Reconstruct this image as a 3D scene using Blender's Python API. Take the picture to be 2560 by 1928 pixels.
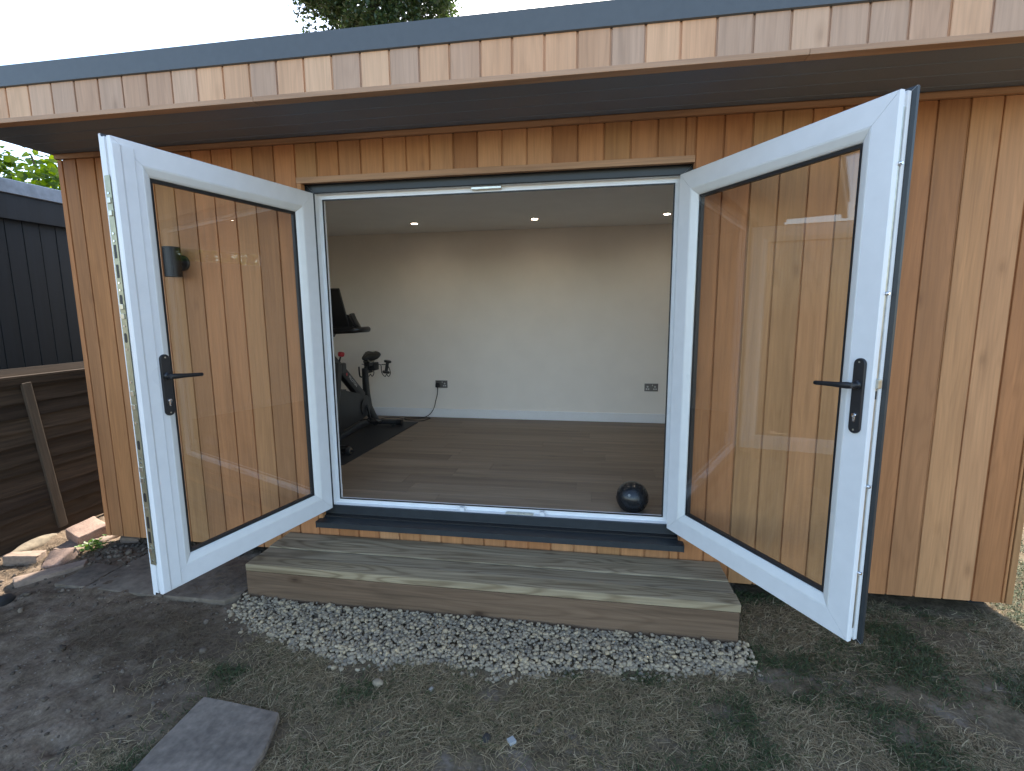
import bpy, bmesh, math, random
import numpy as np
from mathutils import Vector, Matrix, Euler
R = math.radians
random.seed(7); rng = np.random.default_rng(7)
scn = bpy.context.scene
C = scn.collection
for o in list(bpy.data.objects): bpy.data.objects.remove(o)

# ------------------------------------------------------------------ camera
cam = bpy.data.cameras.new('camera'); camo = bpy.data.objects.new('camera', cam); C.objects.link(camo)
yaw, pitch, roll = R(-9.545), R(-8.4077), R(-0.4645)
fw = Vector((math.sin(yaw)*math.cos(pitch), math.cos(yaw)*math.cos(pitch), math.sin(pitch)))
rt = Vector((math.cos(yaw), -math.sin(yaw), 0)); up = rt.cross(fw)
rt2 = rt*math.cos(roll)+up*math.sin(roll); up2 = up*math.cos(roll)-rt*math.sin(roll)
M = Matrix((rt2, up2, -fw)).transposed().to_4x4(); M.translation = (0.4028, -2.9074, 1.2691)
camo.matrix_world = M
cam.sensor_width = 36; cam.sensor_fit = 'HORIZONTAL'; cam.lens = 1254.27/2560*36
cam.clip_start = 0.02; cam.clip_end = 1500
scn.camera = camo

# ------------------------------------------------------------------ sky and sun (behind the building)
SUN_EL, SUN_AZ = R(33), R(0.5)           # azimuth from +y towards +x
w = bpy.data.worlds.new('World'); scn.world = w; w.use_nodes = True
nt = w.node_tree; nt.nodes.clear()
sky = nt.nodes.new('ShaderNodeTexSky'); sky.sky_type = 'NISHITA'; sky.sun_disc = False
sky.sun_elevation = SUN_EL; sky.sun_rotation = SUN_AZ; sky.dust_density = 1.0; sky.air_density = 1.0; sky.ozone_density = 1.0
bg = nt.nodes.new('ShaderNodeBackground'); bg.inputs['Strength'].default_value = 0.12
wo = nt.nodes.new('ShaderNodeOutputWorld')
nt.links.new(sky.outputs[0], bg.inputs['Color']); nt.links.new(bg.outputs[0], wo.inputs[0])
sl = bpy.data.lights.new('sun', 'SUN'); sl.energy = 4.0; sl.angle = R(0.55); sl.color = (1, .93, .83)
so = bpy.data.objects.new('sun', sl); C.objects.link(so)
sd = Vector((math.sin(SUN_AZ)*math.cos(SUN_EL), math.cos(SUN_AZ)*math.cos(SUN_EL), math.sin(SUN_EL)))
so.rotation_euler = sd.to_track_quat('Z', 'Y').to_euler(); so.location = sd*30
scn.view_settings.view_transform = 'Standard'; scn.view_settings.look = 'None'
scn.view_settings.gamma = 1; scn.view_settings.use_curve_mapping = False
scn.view_settings.exposure = 2.2
scn.render.engine = 'CYCLES'
scn.cycles.max_bounces = 8; scn.cycles.transparent_max_bounces = 12

# ------------------------------------------------------------------ material helpers
def newmat(name):
    m = bpy.data.materials.new(name); m.use_nodes = True
    nt = m.node_tree; b = nt.nodes['Principled BSDF']
    return m, nt, b
def N(nt, t, **kw):
    n = nt.nodes.new(t)
    for k, v in kw.items():
        if k in n.inputs: n.inputs[k].default_value = v
        else: setattr(n, k, v)
    return n
def L(nt, a, b): nt.links.new(a, b)
def ramp(nt, fac, stops):
    r = nt.nodes.new('ShaderNodeValToRGB'); L(nt, fac, r.inputs[0])
    e = r.color_ramp.elements
    while len(e) < len(stops): e.new(0.5)
    for i, (p, c) in enumerate(stops):
        e[i].position = p; e[i].color = (*c, 1) if len(c) == 3 else c
    return r
def mixc(nt, a, b, fac, blend='MIX'):
    m = nt.nodes.new('ShaderNodeMix'); m.data_type = 'RGBA'; m.blend_type = blend
    for s, v in ((m.inputs[0], fac), (m.inputs[6], a), (m.inputs[7], b)):
        if hasattr(v, 'is_linked'): L(nt, v, s)
        else: s.default_value = v if isinstance(v, (int, float)) else (*v, 1) if len(v) == 3 else v
    return m.outputs[2]
def math_(nt, op, a, b=None, c=None, clamp=False):
    n = nt.nodes.new('ShaderNodeMath'); n.operation = op; n.use_clamp = clamp
    for i, v in enumerate((a, b, c)):
        if v is None: continue
        if hasattr(v, 'is_linked'): L(nt, v, n.inputs[i])
        else: n.inputs[i].default_value = v
    return n.outputs[0]
def bump(nt, b, h, strength=.3, dist=.002):
    n = N(nt, 'ShaderNodeBump', Strength=strength, Distance=dist); L(nt, h, n.inputs['Height']); L(nt, n.outputs[0], b.inputs['Normal'])
def objvec(nt, scale, jitter=True):
    tc = nt.nodes.new('ShaderNodeTexCoord'); v = tc.outputs['Object']
    rnd = None
    if jitter:
        oi = nt.nodes.new('ShaderNodeObjectInfo'); rnd = oi.outputs['Random']
        mu = N(nt, 'ShaderNodeVectorMath', operation='SCALE'); mu.inputs[0].default_value = (13.7, 7.3, 29.1); L(nt, rnd, mu.inputs[3])
        ad = N(nt, 'ShaderNodeVectorMath', operation='ADD'); L(nt, v, ad.inputs[0]); L(nt, mu.outputs[0], ad.inputs[1]); v = ad.outputs[0]
    mp = N(nt, 'ShaderNodeMapping'); mp.inputs['Scale'].default_value = scale; L(nt, v, mp.inputs[0])
    return mp.outputs[0], rnd, v
def plain(name, col, rough=.5, metal=0, noise=0.0, nscale=60, bumpd=0, spec=None, wear=0):
    m, nt, b = newmat(name)
    b.inputs['Roughness'].default_value = rough; b.inputs['Metallic'].default_value = metal
    if spec is not None: b.inputs['Specular IOR Level'].default_value = spec
    tc = nt.nodes.new('ShaderNodeTexCoord')
    n = N(nt, 'ShaderNodeTexNoise', Scale=nscale, Detail=5); L(nt, tc.outputs['Object'], n.inputs['Vector'])
    n2 = N(nt, 'ShaderNodeTexNoise', Scale=nscale*.09, Detail=3); L(nt, tc.outputs['Object'], n2.inputs['Vector'])
    f = math_(nt, 'MULTIPLY', math_(nt, 'ADD', n.outputs[0], n2.outputs[0]), .5)
    k = max(noise, .03)
    r = ramp(nt, f, [(.38, [c*(1-k) for c in col]), (.62, [min(1, c*(1+k)) for c in col])])
    L(nt, r.outputs[0], b.inputs['Base Color'])
    rr = math_(nt, 'MULTIPLY_ADD', n2.outputs[0], .16, rough-.08, clamp=True); L(nt, rr, b.inputs['Roughness'])
    if bumpd: bump(nt, b, n.outputs[0], .5, bumpd)
    return m

def wood(name, tones, axis='z', grain=1.0, rough=.62, contrast=.35, knots=.0, rings=0.0, bumpd=.0006, blotch=.25):
    m, nt, b = newmat(name); b.inputs['Roughness'].default_value = rough
    b.inputs['Specular IOR Level'].default_value = .3
    s = {'z': (38, 38, 1.3), 'x': (1.3, 38, 38), 'y': (38, 1.3, 38)}[axis]
    s2 = {'z': (9, 9, .7), 'x': (.7, 9, 9), 'y': (9, .7, 9)}[axis]
    v, rnd, raw = objvec(nt, [k*grain for k in s])
    n1 = N(nt, 'ShaderNodeTexNoise', Scale=2.2, Detail=7, Roughness=.62, Distortion=.35); L(nt, v, n1.inputs['Vector'])
    mp2 = N(nt, 'ShaderNodeMapping'); mp2.inputs['Scale'].default_value = s2; L(nt, raw, mp2.inputs[0])
    n2 = N(nt, 'ShaderNodeTexNoise', Scale=1.3, Detail=4, Distortion=.6); L(nt, mp2.outputs[0], n2.inputs['Vector'])
    st = [(i/(len(tones)-1), t) for i, t in enumerate(tones)]
    base = ramp(nt, rnd, st); base.color_ramp.interpolation = 'CONSTANT' if len(tones) > 5 else 'LINEAR'
    g = ramp(nt, n1.outputs[0], [(.28, (1-contrast,)*3), (.72, (1+contrast*.55,)*3)])
    col = mixc(nt, base.outputs[0], g.outputs[0], 1.0, 'MULTIPLY')
    g2 = ramp(nt, n2.outputs[0], [(.3, (1-blotch, 1-blotch*1.1, 1-blotch*1.25)), (.7, (1+blotch*.5, 1+blotch*.5, 1+blotch*.45))])
    col = mixc(nt, col, g2.outputs[0], 1.0, 'MULTIPLY')
    h = n1.outputs[0]
    if rings:
        mp3 = N(nt, 'ShaderNodeMapping'); mp3.inputs['Scale'].default_value = {'x': (.9, 9, 9), 'z': (9, 9, .9), 'y': (9, .9, 9)}[axis]; L(nt, raw, mp3.inputs[0])
        n3 = N(nt, 'ShaderNodeTexNoise', Scale=.9, Detail=1.5, Distortion=.3); L(nt, mp3.outputs[0], n3.inputs['Vector'])
        rg = math_(nt, 'SINE', math_(nt, 'MULTIPLY', n3.outputs[0], 75.0))
        rg = math_(nt, 'POWER', math_(nt, 'MULTIPLY_ADD', rg, .5, .5), 3.0)
        col = mixc(nt, col, mixc(nt, (1, 1, 1), (1-rings, 1-rings*1.1, 1-rings*1.2), rg), 1.0, 'MULTIPLY')
    if knots:
        mp4 = N(nt, 'ShaderNodeMapping'); mp4.inputs['Scale'].default_value = {'x': (2.2, 5, 5), 'z': (5, 5, 2.2), 'y': (5, 2.2, 5)}[axis]; L(nt, raw, mp4.inputs[0])
        vo = N(nt, 'ShaderNodeTexVoronoi', Scale=1.0); L(nt, mp4.outputs[0], vo.inputs['Vector'])
        nd = math_(nt, 'MULTIPLY_ADD', n1.outputs[0], .04, vo.outputs['Distance'])
        kr = ramp(nt, nd, [(.055, (.25, .2, .17)), (.085, (.62, .57, .52)), (.16, (1, 1, 1))])
        col = mixc(nt, col, kr.outputs[0], knots, 'MULTIPLY')
    L(nt, col, b.inputs['Base Color'])
    L(nt, math_(nt, 'MULTIPLY_ADD', n1.outputs[0], .3, rough-.15), b.inputs['Roughness'])
    bump(nt, b, h, .6, bumpd)
    return m

cedar_tones = [tuple(c*k for c, k in zip(t, (1.13, .95, .77))) for t in [(.42, .235, .125), (.36, .185, .09), (.45, .27, .15), (.37, .21, .112), (.43, .225, .115), (.38, .23, .12), (.47, .285, .165), (.345, .19, .10), (.40, .215, .105), (.44, .25, .13), (.35, .2, .115)]]
fascia_tones = [tuple(c*k for c, k in zip(t, (1.32, 1.16, 1.10))) for t in [(.50, .34, .215), (.45, .30, .19), (.54, .385, .25), (.41, .29, .20), (.51, .335, .205), (.48, .355, .25), (.55, .375, .235), (.40, .30, .22), (.47, .315, .195)]]  # paler than the wall cedar: lens flare brightening put into the fascia colour
M_cedar = wood('cedar', cedar_tones, 'z', 1, knots=.3, rings=.07, contrast=.17, blotch=.13)
M_cedarh = wood('cedar_horizontal', [(.42, .235, .13), (.45, .26, .15)], 'x', 1, contrast=.25)
M_cedary = wood('cedar_along_depth', [(.36, .19, .10), (.40, .22, .12)], 'y', 1, contrast=.25)
M_fascia = wood('cedar_flare_pale', fascia_tones, 'z', 1, knots=.3, rings=.06, contrast=.14, blotch=.10)
M_fasciah = wood('cedar_trim', [(.46, .28, .175), (.49, .30, .19)], 'x', 1, contrast=.2)
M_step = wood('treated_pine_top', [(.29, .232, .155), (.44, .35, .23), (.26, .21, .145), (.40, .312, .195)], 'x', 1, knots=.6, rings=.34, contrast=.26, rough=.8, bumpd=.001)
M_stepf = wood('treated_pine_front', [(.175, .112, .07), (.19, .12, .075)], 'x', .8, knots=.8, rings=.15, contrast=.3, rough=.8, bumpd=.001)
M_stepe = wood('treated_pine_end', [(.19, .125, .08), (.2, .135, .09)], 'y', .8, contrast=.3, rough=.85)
M_plank = wood('oak_laminate', [(.235, .18, .13), (.265, .205, .148), (.21, .16, .117), (.28, .215, .155), (.235, .18, .128)], 'x', .8, knots=.35, contrast=.28, rough=.5, bumpd=.0002, blotch=.22)
M_fence = wood('fence_brown', [(.06, .038, .023), (.042, .027, .017), (.08, .051, .031), (.052, .034, .023)], 'y', .7, knots=.5, contrast=.5, rough=.85, bumpd=.002, blotch=.35)
M_batten = wood('fence_batten', [(.10, .072, .05), (.09, .066, .046)], 'z', .7, contrast=.4, rough=.85, bumpd=.002)
M_dark = wood('dark_stained_timber', [(.010, .0125, .0155), (.0135, .016, .02), (.0085, .0105, .0135)], 'z', .7, contrast=.3, rough=.6, bumpd=.001)
M_anth = plain('anthracite_foil', (.024, .029, .033), .42, noise=.1, nscale=220, bumpd=.00015)
M_metal_edge = plain('anthracite_aluminium', (.085, .092, .096), .45, noise=.06, nscale=30)
M_soffit = plain('soffit_pvc', (.15, .185, .23), .5, noise=.06, nscale=80)
M_white = plain('white_upvc', (.79, .79, .785), .3, noise=.03, nscale=18)
M_cream = plain('white_upvc_bead', (.78, .775, .74), .3, noise=.015, nscale=18)
M_black = plain('black_rubber', (.012, .012, .013), .5, noise=.1)
M_powder = plain('black_powder_coat', (.016, .016, .018), .35, noise=.1, nscale=300)
M_steel = plain('zinc_steel', (.52, .50, .44), .32, 1, noise=.14, nscale=40)
M_olive = plain('passivated_steel', (.35, .34, .25), .4, .85, noise=.15, nscale=30)
M_chrome = plain('chrome', (.75, .75, .77), .12, 1)
M_plaster = plain('painted_plaster', (.82, .755, .67), .7, noise=.012, nscale=4, bumpd=.0003)
M_ceil = plain('ceiling_paint', (.80, .785, .76), .75, noise=.012, nscale=4)
M_skirt = plain('skirting_gloss', (.8, .79, .775), .4, noise=.01)
M_membrane = plain('black_membrane', (.012, .012, .012), .8, noise=.2)
M_bar = plain('brushed_socket', (.20, .195, .185), .38, .8, noise=.06, nscale=150)
M_insert = plain('socket_insert', (.55, .54, .52), .4)
M_bikeblk = plain('bike_black', (.010, .0105, .0115), .38, noise=.12, nscale=120)
M_bikegry = plain('bike_graphite', (.022, .023, .025), .45, noise=.12, nscale=120)
M_red = plain('red_plastic', (.50, .025, .03), .35)
M_mat = plain('mat_rubber', (.016, .018, .021), .7, noise=.3, nscale=400, bumpd=.0006)
M_slab = plain('concrete_slab', (.20, .155, .118), .9, noise=.32, nscale=34, bumpd=.004)
M_slabd = plain('soiled_slab', (.15, .115, .083), .9, noise=.38, nscale=22, bumpd=.005)
M_brick = plain('buff_brick', (.27, .195, .145), .9, noise=.2, nscale=45, bumpd=.002)
M_brick2 = plain('pink_block', (.28, .185, .14), .9, noise=.3, nscale=90, bumpd=.002)
M_stone = plain('rough_stone', (.20, .16, .11), .95, noise=.35, nscale=25, bumpd=.006)
M_lead = plain('grey_felt_cap', (.20, .215, .235), .6, noise=.25, nscale=18, bumpd=.001)
M_cord = plain('black_cable', (.012, .012, .013), .5)
M_trunk = plain('bark', (.09, .068, .05), .95, noise=.4, nscale=12, bumpd=.01)

def glassmat(name, base=.047, tint=(.975, .98, .975)):
    m, nt, b = newmat(name); nt.nodes.remove(b)
    out = nt.nodes['Material Output']
    lw = N(nt, 'ShaderNodeLayerWeight', Blend=.5)
    f = math_(nt, 'MULTIPLY_ADD', math_(nt, 'POWER', lw.outputs['Facing'], 5.0), .94, base, clamp=True)
    tr = N(nt, 'ShaderNodeBsdfTransparent', Color=(*tint, 1)); gl = N(nt, 'ShaderNodeBsdfGlossy', Roughness=.0, Color=(1, 1, 1, 1))
    mx = nt.nodes.new('ShaderNodeMixShader'); L(nt, f, mx.inputs[0]); L(nt, tr.outputs[0], mx.inputs[1]); L(nt, gl.outputs[0], mx.inputs[2]); L(nt, mx.outputs[0], out.inputs[0])
    return m
M_glass = glassmat('double_glazing')

def leafmat(name, cols, trans=.5, rough=.5):
    m, nt, b = newmat(name); out = nt.nodes['Material Output']
    at = N(nt, 'ShaderNodeAttribute', attribute_name='tone')
    r = ramp(nt, at.outputs['Fac'], [(i/(len(cols)-1), c) for i, c in enumerate(cols)])
    L(nt, r.outputs[0], b.inputs['Base Color']); b.inputs['Roughness'].default_value = rough
    tl = nt.nodes.new('ShaderNodeBsdfTranslucent')
    hs = N(nt, 'ShaderNodeHueSaturation', Saturation=1.15, Value=1.9, Hue=.485); L(nt, r.outputs[0], hs.inputs['Color']); L(nt, hs.outputs[0], tl.inputs['Color'])
    mx = nt.nodes.new('ShaderNodeMixShader'); mx.inputs[0].default_value = trans
    L(nt, b.outputs[0], mx.inputs[1]); L(nt, tl.outputs[0], mx.inputs[2]); L(nt, mx.outputs[0], out.inputs[0])
    return m
M_leaf_shrub = leafmat('shrub_leaf', [(.045, .08, .014), (.09, .15, .022), (.16, .23, .026), (.25, .31, .035)], .62)
M_leaf_tree = leafmat('tree_leaf', [(.02, .042, .014), (.035, .06, .02), (.055, .085, .025)], .3)
M_leaf_weed = leafmat('weed_leaf', [(.06, .13, .02), (.11, .20, .035)], .4)
M_grass = leafmat('grass_blades', [(.024, .042, .011), (.042, .064, .017), (.08, .088, .03), (.20, .145, .08), (.30, .222, .12), (.44, .34, .2)], .15, .75)
M_straw = leafmat('dry_roots', [(.075, .05, .028), (.15, .105, .06), (.26, .19, .115)], .05, .85)
M_pebble = leafmat('pebbles', [(.17, .138, .103), (.27, .215, .15), (.35, .272, .18), (.44, .325, .19), (.5, .40, .27)], 0, .75)
M_clod = leafmat('soil_clods', [(.055, .039, .026), (.115, .085, .059), (.19, .145, .105)], 0, .95)

# ground
def groundmat():
    m, nt, b = newmat('garden_ground'); b.inputs['Roughness'].default_value = .95; b.inputs['Specular IOR Level'].default_value = .15
    tc = nt.nodes.new('ShaderNodeTexCoord'); v = tc.outputs['Object']
    sx = nt.nodes.new('ShaderNodeSeparateXYZ'); L(nt, v, sx.inputs[0])
    def noise(s, d=6, dist=0): 
        n = N(nt, 'ShaderNodeTexNoise', Scale=s, Detail=d, Roughness=.62, Distortion=dist); L(nt, v, n.inputs['Vector']); return n.outputs[0]
    n1, n2, n3, n4 = noise(2.3), noise(14), noise(70), noise(5.5, 5, .5)
    soil = ramp(nt, n2, [(.3, (.105, .074, .049)), (.5, (.18, .132, .09)), (.72, (.245, .188, .135))])
    soil2 = ramp(nt, n1, [(.32, (.62, .6, .58)), (.62, (1.12, 1.12, 1.13))])
    soilc = mixc(nt, soil.outputs[0], soil2.outputs[0], 1, 'MULTIPLY')
    fine = ramp(nt, n3, [(.3, (.7, .7, .7)), (.75, (1.35, 1.33, 1.3))])
    soilc = mixc(nt, soilc, fine.outputs[0], 1, 'MULTIPLY')
    vo = N(nt, 'ShaderNodeTexVoronoi', Scale=42); L(nt, v, vo.inputs['Vector'])
    fl = math_(nt, 'MULTIPLY', math_(nt, 'LESS_THAN', vo.outputs['Distance'], .16), math_(nt, 'GREATER_THAN', n4, .52))
    soilc = mixc(nt, soilc, (.30, .25, .2), math_(nt, 'MULTIPLY', fl, .8))
    lawn = ramp(nt, n2, [(.3, (.085, .062, .037)), (.7, (.20, .15, .095))])
    lawnc = mixc(nt, lawn.outputs[0], fine.outputs[0], 1, 'MULTIPLY')
    grey = ramp(nt, n3, [(.25, (.15, .115, .085)), (.75, (.25, .20, .155))])
    lawnc = mixc(nt, lawnc, grey.outputs[0], ramp(nt, n4, [(.56, (0, 0, 0)), (.66, (1, 1, 1))]).outputs[0])
    msk = math_(nt, 'MULTIPLY_ADD', math_(nt, 'ADD', math_(nt, 'ADD', sx.outputs[0], 1.33), math_(nt, 'MULTIPLY_ADD', n4, .5, -.25)), 9, .5, clamp=True)
    col = mixc(nt, soilc, lawnc, msk)
    L(nt, col, b.inputs['Base Color'])
    h = math_(nt, 'MULTIPLY_ADD', n3, .35, n2); bump(nt, b, h, .9, .012)
    return m
M_ground = groundmat()

# ------------------------------------------------------------------ mesh helpers
class MB:
    def __init__(s): s.v = []; s.f = []; s.m = []; s.t = []
    def add(s, vs, fs, mi=0, tone=None):
        n = len(s.v); s.v += [tuple(x) for x in vs]; s.f += [tuple(i+n for i in f) for f in fs]; s.m += [mi]*len(fs)
        return s
    def box(s, a, b, mi=0, bev=0):
        x0, y0, z0 = [min(a[i], b[i]) for i in range(3)]; x1, y1, z1 = [max(a[i], b[i]) for i in range(3)]
        if bev > 0:
            bm = bmesh.new(); bmesh.ops.create_cube(bm, size=1)
            for v in bm.verts: v.co = Vector(((x0+x1)/2+v.co.x*(x1-x0), (y0+y1)/2+v.co.y*(y1-y0), (z0+z1)/2+v.co.z*(z1-z0)))
            bmesh.ops.bevel(bm, geom=bm.edges[:], offset=bev, segments=2, affect='EDGES', profile=.6)
            bm.verts.index_update(); s.add([v.co for v in bm.verts], [[v.index for v in f.verts] for f in bm.faces], mi); bm.free(); return s
        return s.add([(x0,y0,z0),(x1,y0,z0),(x1,y1,z0),(x0,y1,z0),(x0,y0,z1),(x1,y0,z1),(x1,y1,z1),(x0,y1,z1)],
              [(0,3,2,1),(4,5,6,7),(0,1,5,4),(1,2,6,5),(2,3,7,6),(3,0,4,7)], mi)
    def tube(s, pts, r, n=10, mi=0, caps=True):
        pts = [Vector(p) for p in pts]; rs = r if isinstance(r, (list, tuple)) else [r]*len(pts)
        rings = []; prev = None
        for i, p in enumerate(pts):
            t = (pts[min(i+1, len(pts)-1)]-pts[max(i-1, 0)]).normalized()
            if prev is None:
                a = t.orthogonal().normalized()
            else:
                a = (prev-t*prev.dot(t)); a = a.normalized() if a.length > 1e-6 else t.orthogonal().normalized()
            prev = a; b = t.cross(a)
            rings.append([p+(a*math.cos(2*math.pi*k/n)+b*math.sin(2*math.pi*k/n))*rs[i] for k in range(n)])
        vs = [v for g in rings for v in g]; fs = []
        for i in range(len(rings)-1):
            for k in range(n): fs.append((i*n+k, i*n+(k+1) % n, (i+1)*n+(k+1) % n, (i+1)*n+k))
        if caps: fs.append(tuple(range(n-1, -1, -1))); fs.append(tuple((len(rings)-1)*n+k for k in range(n)))
        return s.add(vs, fs, mi)
    def cyl(s, c, axis, r, h, n=24, mi=0):
        a = Vector(axis).normalized(); c = Vector(c); return s.tube([c-a*h/2, c+a*h/2], r, n, mi)
    def lathe(s, c, axis, prof, n=28, mi=0):      # prof: (radius, height along axis)
        a = Vector(axis).normalized(); c = Vector(c); u = a.orthogonal().normalized(); w_ = a.cross(u)
        vs = []; fs = []
        for r, h in prof:
            for k in range(n): vs.append(c+a*h+(u*math.cos(2*math.pi*k/n)+w_*math.sin(2*math.pi*k/n))*max(r, 1e-5))
        for i in range(len(prof)-1):
            for k in range(n): fs.append((i*n+k, i*n+(k+1) % n, (i+1)*n+(k+1) % n, (i+1)*n+k))
        return s.add(vs, fs, mi)
    def prism(s, poly, lo, hi, plane='xz', mi=0):   # polygon in a plane extruded along the third axis
        n = len(poly)
        P = {'xz': lambda p, d: (p[0], d, p[1]), 'xy': lambda p, d: (p[0], p[1], d), 'yz': lambda p, d: (d, p[0], p[1])}[plane]
        vs = [P(p, lo) for p in poly]+[P(p, hi) for p in poly]
        fs = [tuple(range(n)), tuple(range(2*n-1, n-1, -1))]+[(i, n+i, n+(i+1) % n, (i+1) % n) for i in range(n)]
        return s.add(vs, fs, mi)
    def mesh(s, name, smooth=False):
        me = bpy.data.meshes.new(name); me.from_pydata(s.v, [], s.f)
        me.polygons.foreach_set('material_index', s.m)
        bm = bmesh.new(); bm.from_mesh(me); bmesh.ops.recalc_face_normals(bm, faces=bm.faces); bm.to_mesh(me); bm.free()
        if smooth:
            me.polygons.foreach_set('use_smooth', [True]*len(me.polygons)); me.set_sharp_from_angle(angle=R(38))
        me.update(); return me
    def build(s, name, mats, parent=None, loc=(0, 0, 0), rz=0, smooth=False):
        return link(name, s.mesh(name, smooth), mats, parent, loc, rz)
def link(name, me, mats, parent=None, loc=(0, 0, 0), rz=0):
    if mats is not None and len(me.materials) == 0:
        for m in (mats if isinstance(mats, (list, tuple)) else [mats]): me.materials.append(m)
    o = bpy.data.objects.new(name, me); C.objects.link(o); o.location = loc; o.rotation_euler = (0, 0, rz)
    if parent: o.parent = parent
    return o
def tag(o, label=None, cat=None, group=None, kind=None):
    for k, v in (('label', label), ('category', cat), ('group', group), ('kind', kind)):
        if v: o[k] = v
    return o
def empty(name, loc=(0, 0, 0), rz=0):
    o = bpy.data.objects.new(name, None); C.objects.link(o); o.location = loc; o.rotation_euler = (0, 0, rz); o.empty_display_size = .1; return o
def npmesh(name, V, F, mat, tone=None, smooth=False):
    """V (n,3) array, F (m,k) array, tone (n,) per vertex"""
    me = bpy.data.meshes.new(name); k = F.shape[1]
    me.vertices.add(len(V)); me.vertices.foreach_set('co', V.astype(np.float32).ravel())
    me.loops.add(F.size); me.loops.foreach_set('vertex_index', F.astype(np.int32).ravel())
    me.polygons.add(len(F)); me.polygons.foreach_set('loop_start', np.arange(0, F.size, k, dtype=np.int32))
    me.update(calc_edges=True); me.validate()
    if tone is not None:
        a = me.attributes.new('tone', 'FLOAT', 'POINT'); a.data.foreach_set('value', tone.astype(np.float32))
    if smooth: me.polygons.foreach_set('use_smooth', [True]*len(me.polygons))
    me.materials.append(mat); return me
def vnoise(x, y, s, seed=0):                     # cheap value noise for terrain and planting
    def h(i, j): return np.modf(np.abs(np.sin(i*127.1+j*311.7+seed*74.7)*43758.5453))[0]
    x = np.asarray(x)*s; y = np.asarray(y)*s; i = np.floor(x); j = np.floor(y); u = x-i; v = y-j; u = u*u*(3-2*u); v = v*v*(3-2*v)
    return (h(i, j)*(1-u)+h(i+1, j)*u)*(1-v)+(h(i, j+1)*(1-u)+h(i+1, j+1)*u)*v
def fbm(x, y, s, seed=0): return sum(vnoise(x, y, s*2**k, seed+k)*.5**k for k in range(4))/1.875
def gz(x, y):                                    # ground height
    x = np.asarray(x, float); y = np.asarray(y, float)
    near = np.exp(-np.maximum(0, np.hypot(x, y+.5)-3.5)/1.5)
    soil = 1/(1+np.exp((x+1.45)*9))
    h = -.385+.018*(fbm(x, y, 1.7, 3)-.5)+near*(.010+.028*soil)*(fbm(x, y, 9, 5)-.5)+near*soil*.012*(fbm(x, y, 32, 9)-.5)
    h = h+.022*soil*np.exp(-((y+.2)/.6)**2)
    h = h-.035*np.exp(-(((x+1.634)/.045)**2+((y+1.502)/.04)**2))
    return h

# ------------------------------------------------------------------ ground
def axis(fine0, fine1, step, far):
    a = list(np.arange(fine0, fine1, step)); d = step
    lo = []; x = fine0
    while x > -far: d *= 1.28; x -= d; lo.append(x)
    d = step; hi = []; x = a[-1]
    while x < far: d *= 1.28; x += d; hi.append(x)
    return np.array(lo[::-1]+a+hi)
gxs, gys = axis(-3.7, 3.1, .022, 400), axis(-1.9, .5, .022, 400)
X, Y = np.meshgrid(gxs, gys); V = np.stack([X.ravel(), Y.ravel(), gz(X, Y).ravel()], 1)
nx, ny = len(gxs), len(gys); ii = (np.arange(ny-1)[:, None]*nx+np.arange(nx-1)).ravel()
g = link('ground', npmesh('ground', V, np.stack([ii, ii+1, ii+nx+1, ii+nx], 1), M_ground, smooth=True), None); tag(g, kind='structure')

# ------------------------------------------------------------------ garden room
XL, XR = -3.035, 2.609; YC = -.03; ZT, ZB = 2.252, -.295; PITCH = .1385
OX0, OX1, OZ1 = -1.345, .893, 2.03
room = empty('garden_room', ((XL+XR)/2, 0, -.385))
tag(room, 'single-storey cedar-clad garden room with open white french doors and grey roof edge', 'garden room')
RM = Matrix.Translation((-(XL+XR)/2, 0, .385))
class PB(MB):
    """geometry given in world coordinates, stored relative to the parent room"""
    def put(s, name, mats, parent=room, smooth=False):
        o = s.build(name, mats, None, smooth=smooth); o.parent = parent
        o.matrix_parent_inverse = Matrix.Translation(-Vector(parent.location)) if parent is room else Matrix.Identity(4)
        return o
def put_local(name, me, mats, loc):
    o = link(name, me, mats, None, loc); o.parent = room; o.matrix_parent_inverse = Matrix.Translation(-room.location); return o

def board_mesh(name, wd, h, gap=.0045, th=.02, rec=.009):
    m = MB(); c = .0022
    poly = [(0, rec), (gap, rec), (gap, c), (gap+c, 0), (wd-gap-c, 0), (wd-gap, c), (wd-gap, rec), (wd, rec), (wd, th), (0, th)]
    m.prism(poly, 0, h, 'xy'); return m.mesh(name)
_bm = {}
def board(x0, x1, z0, z1, yfront, mat, name='cladding_board'):
    k = (round(x1-x0, 4), round(z1-z0, 4), mat.name)
    if k not in _bm:
        _bm[k] = board_mesh(name, x1-x0, z1-z0); _bm[k].materials.append(mat)
    return put_local(name, _bm[k], None, (x0, yfront+random.uniform(-.0009, .0009), z0))
# left of the opening
xs = [-1.373-PITCH*k for k in range(0, 13)]; xs = [x for x in xs if x > XL+.04]+[XL+.034]
for a, b in zip(xs[1:], xs[:-1]): board(a, b, ZB, ZT, YC, M_cedar)
# right of the opening
x = .8955
while x < XR-.035:
    b = min(x+PITCH, XR-.03); board(x, b, ZB, ZT, YC, M_cedar); x = b
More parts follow.
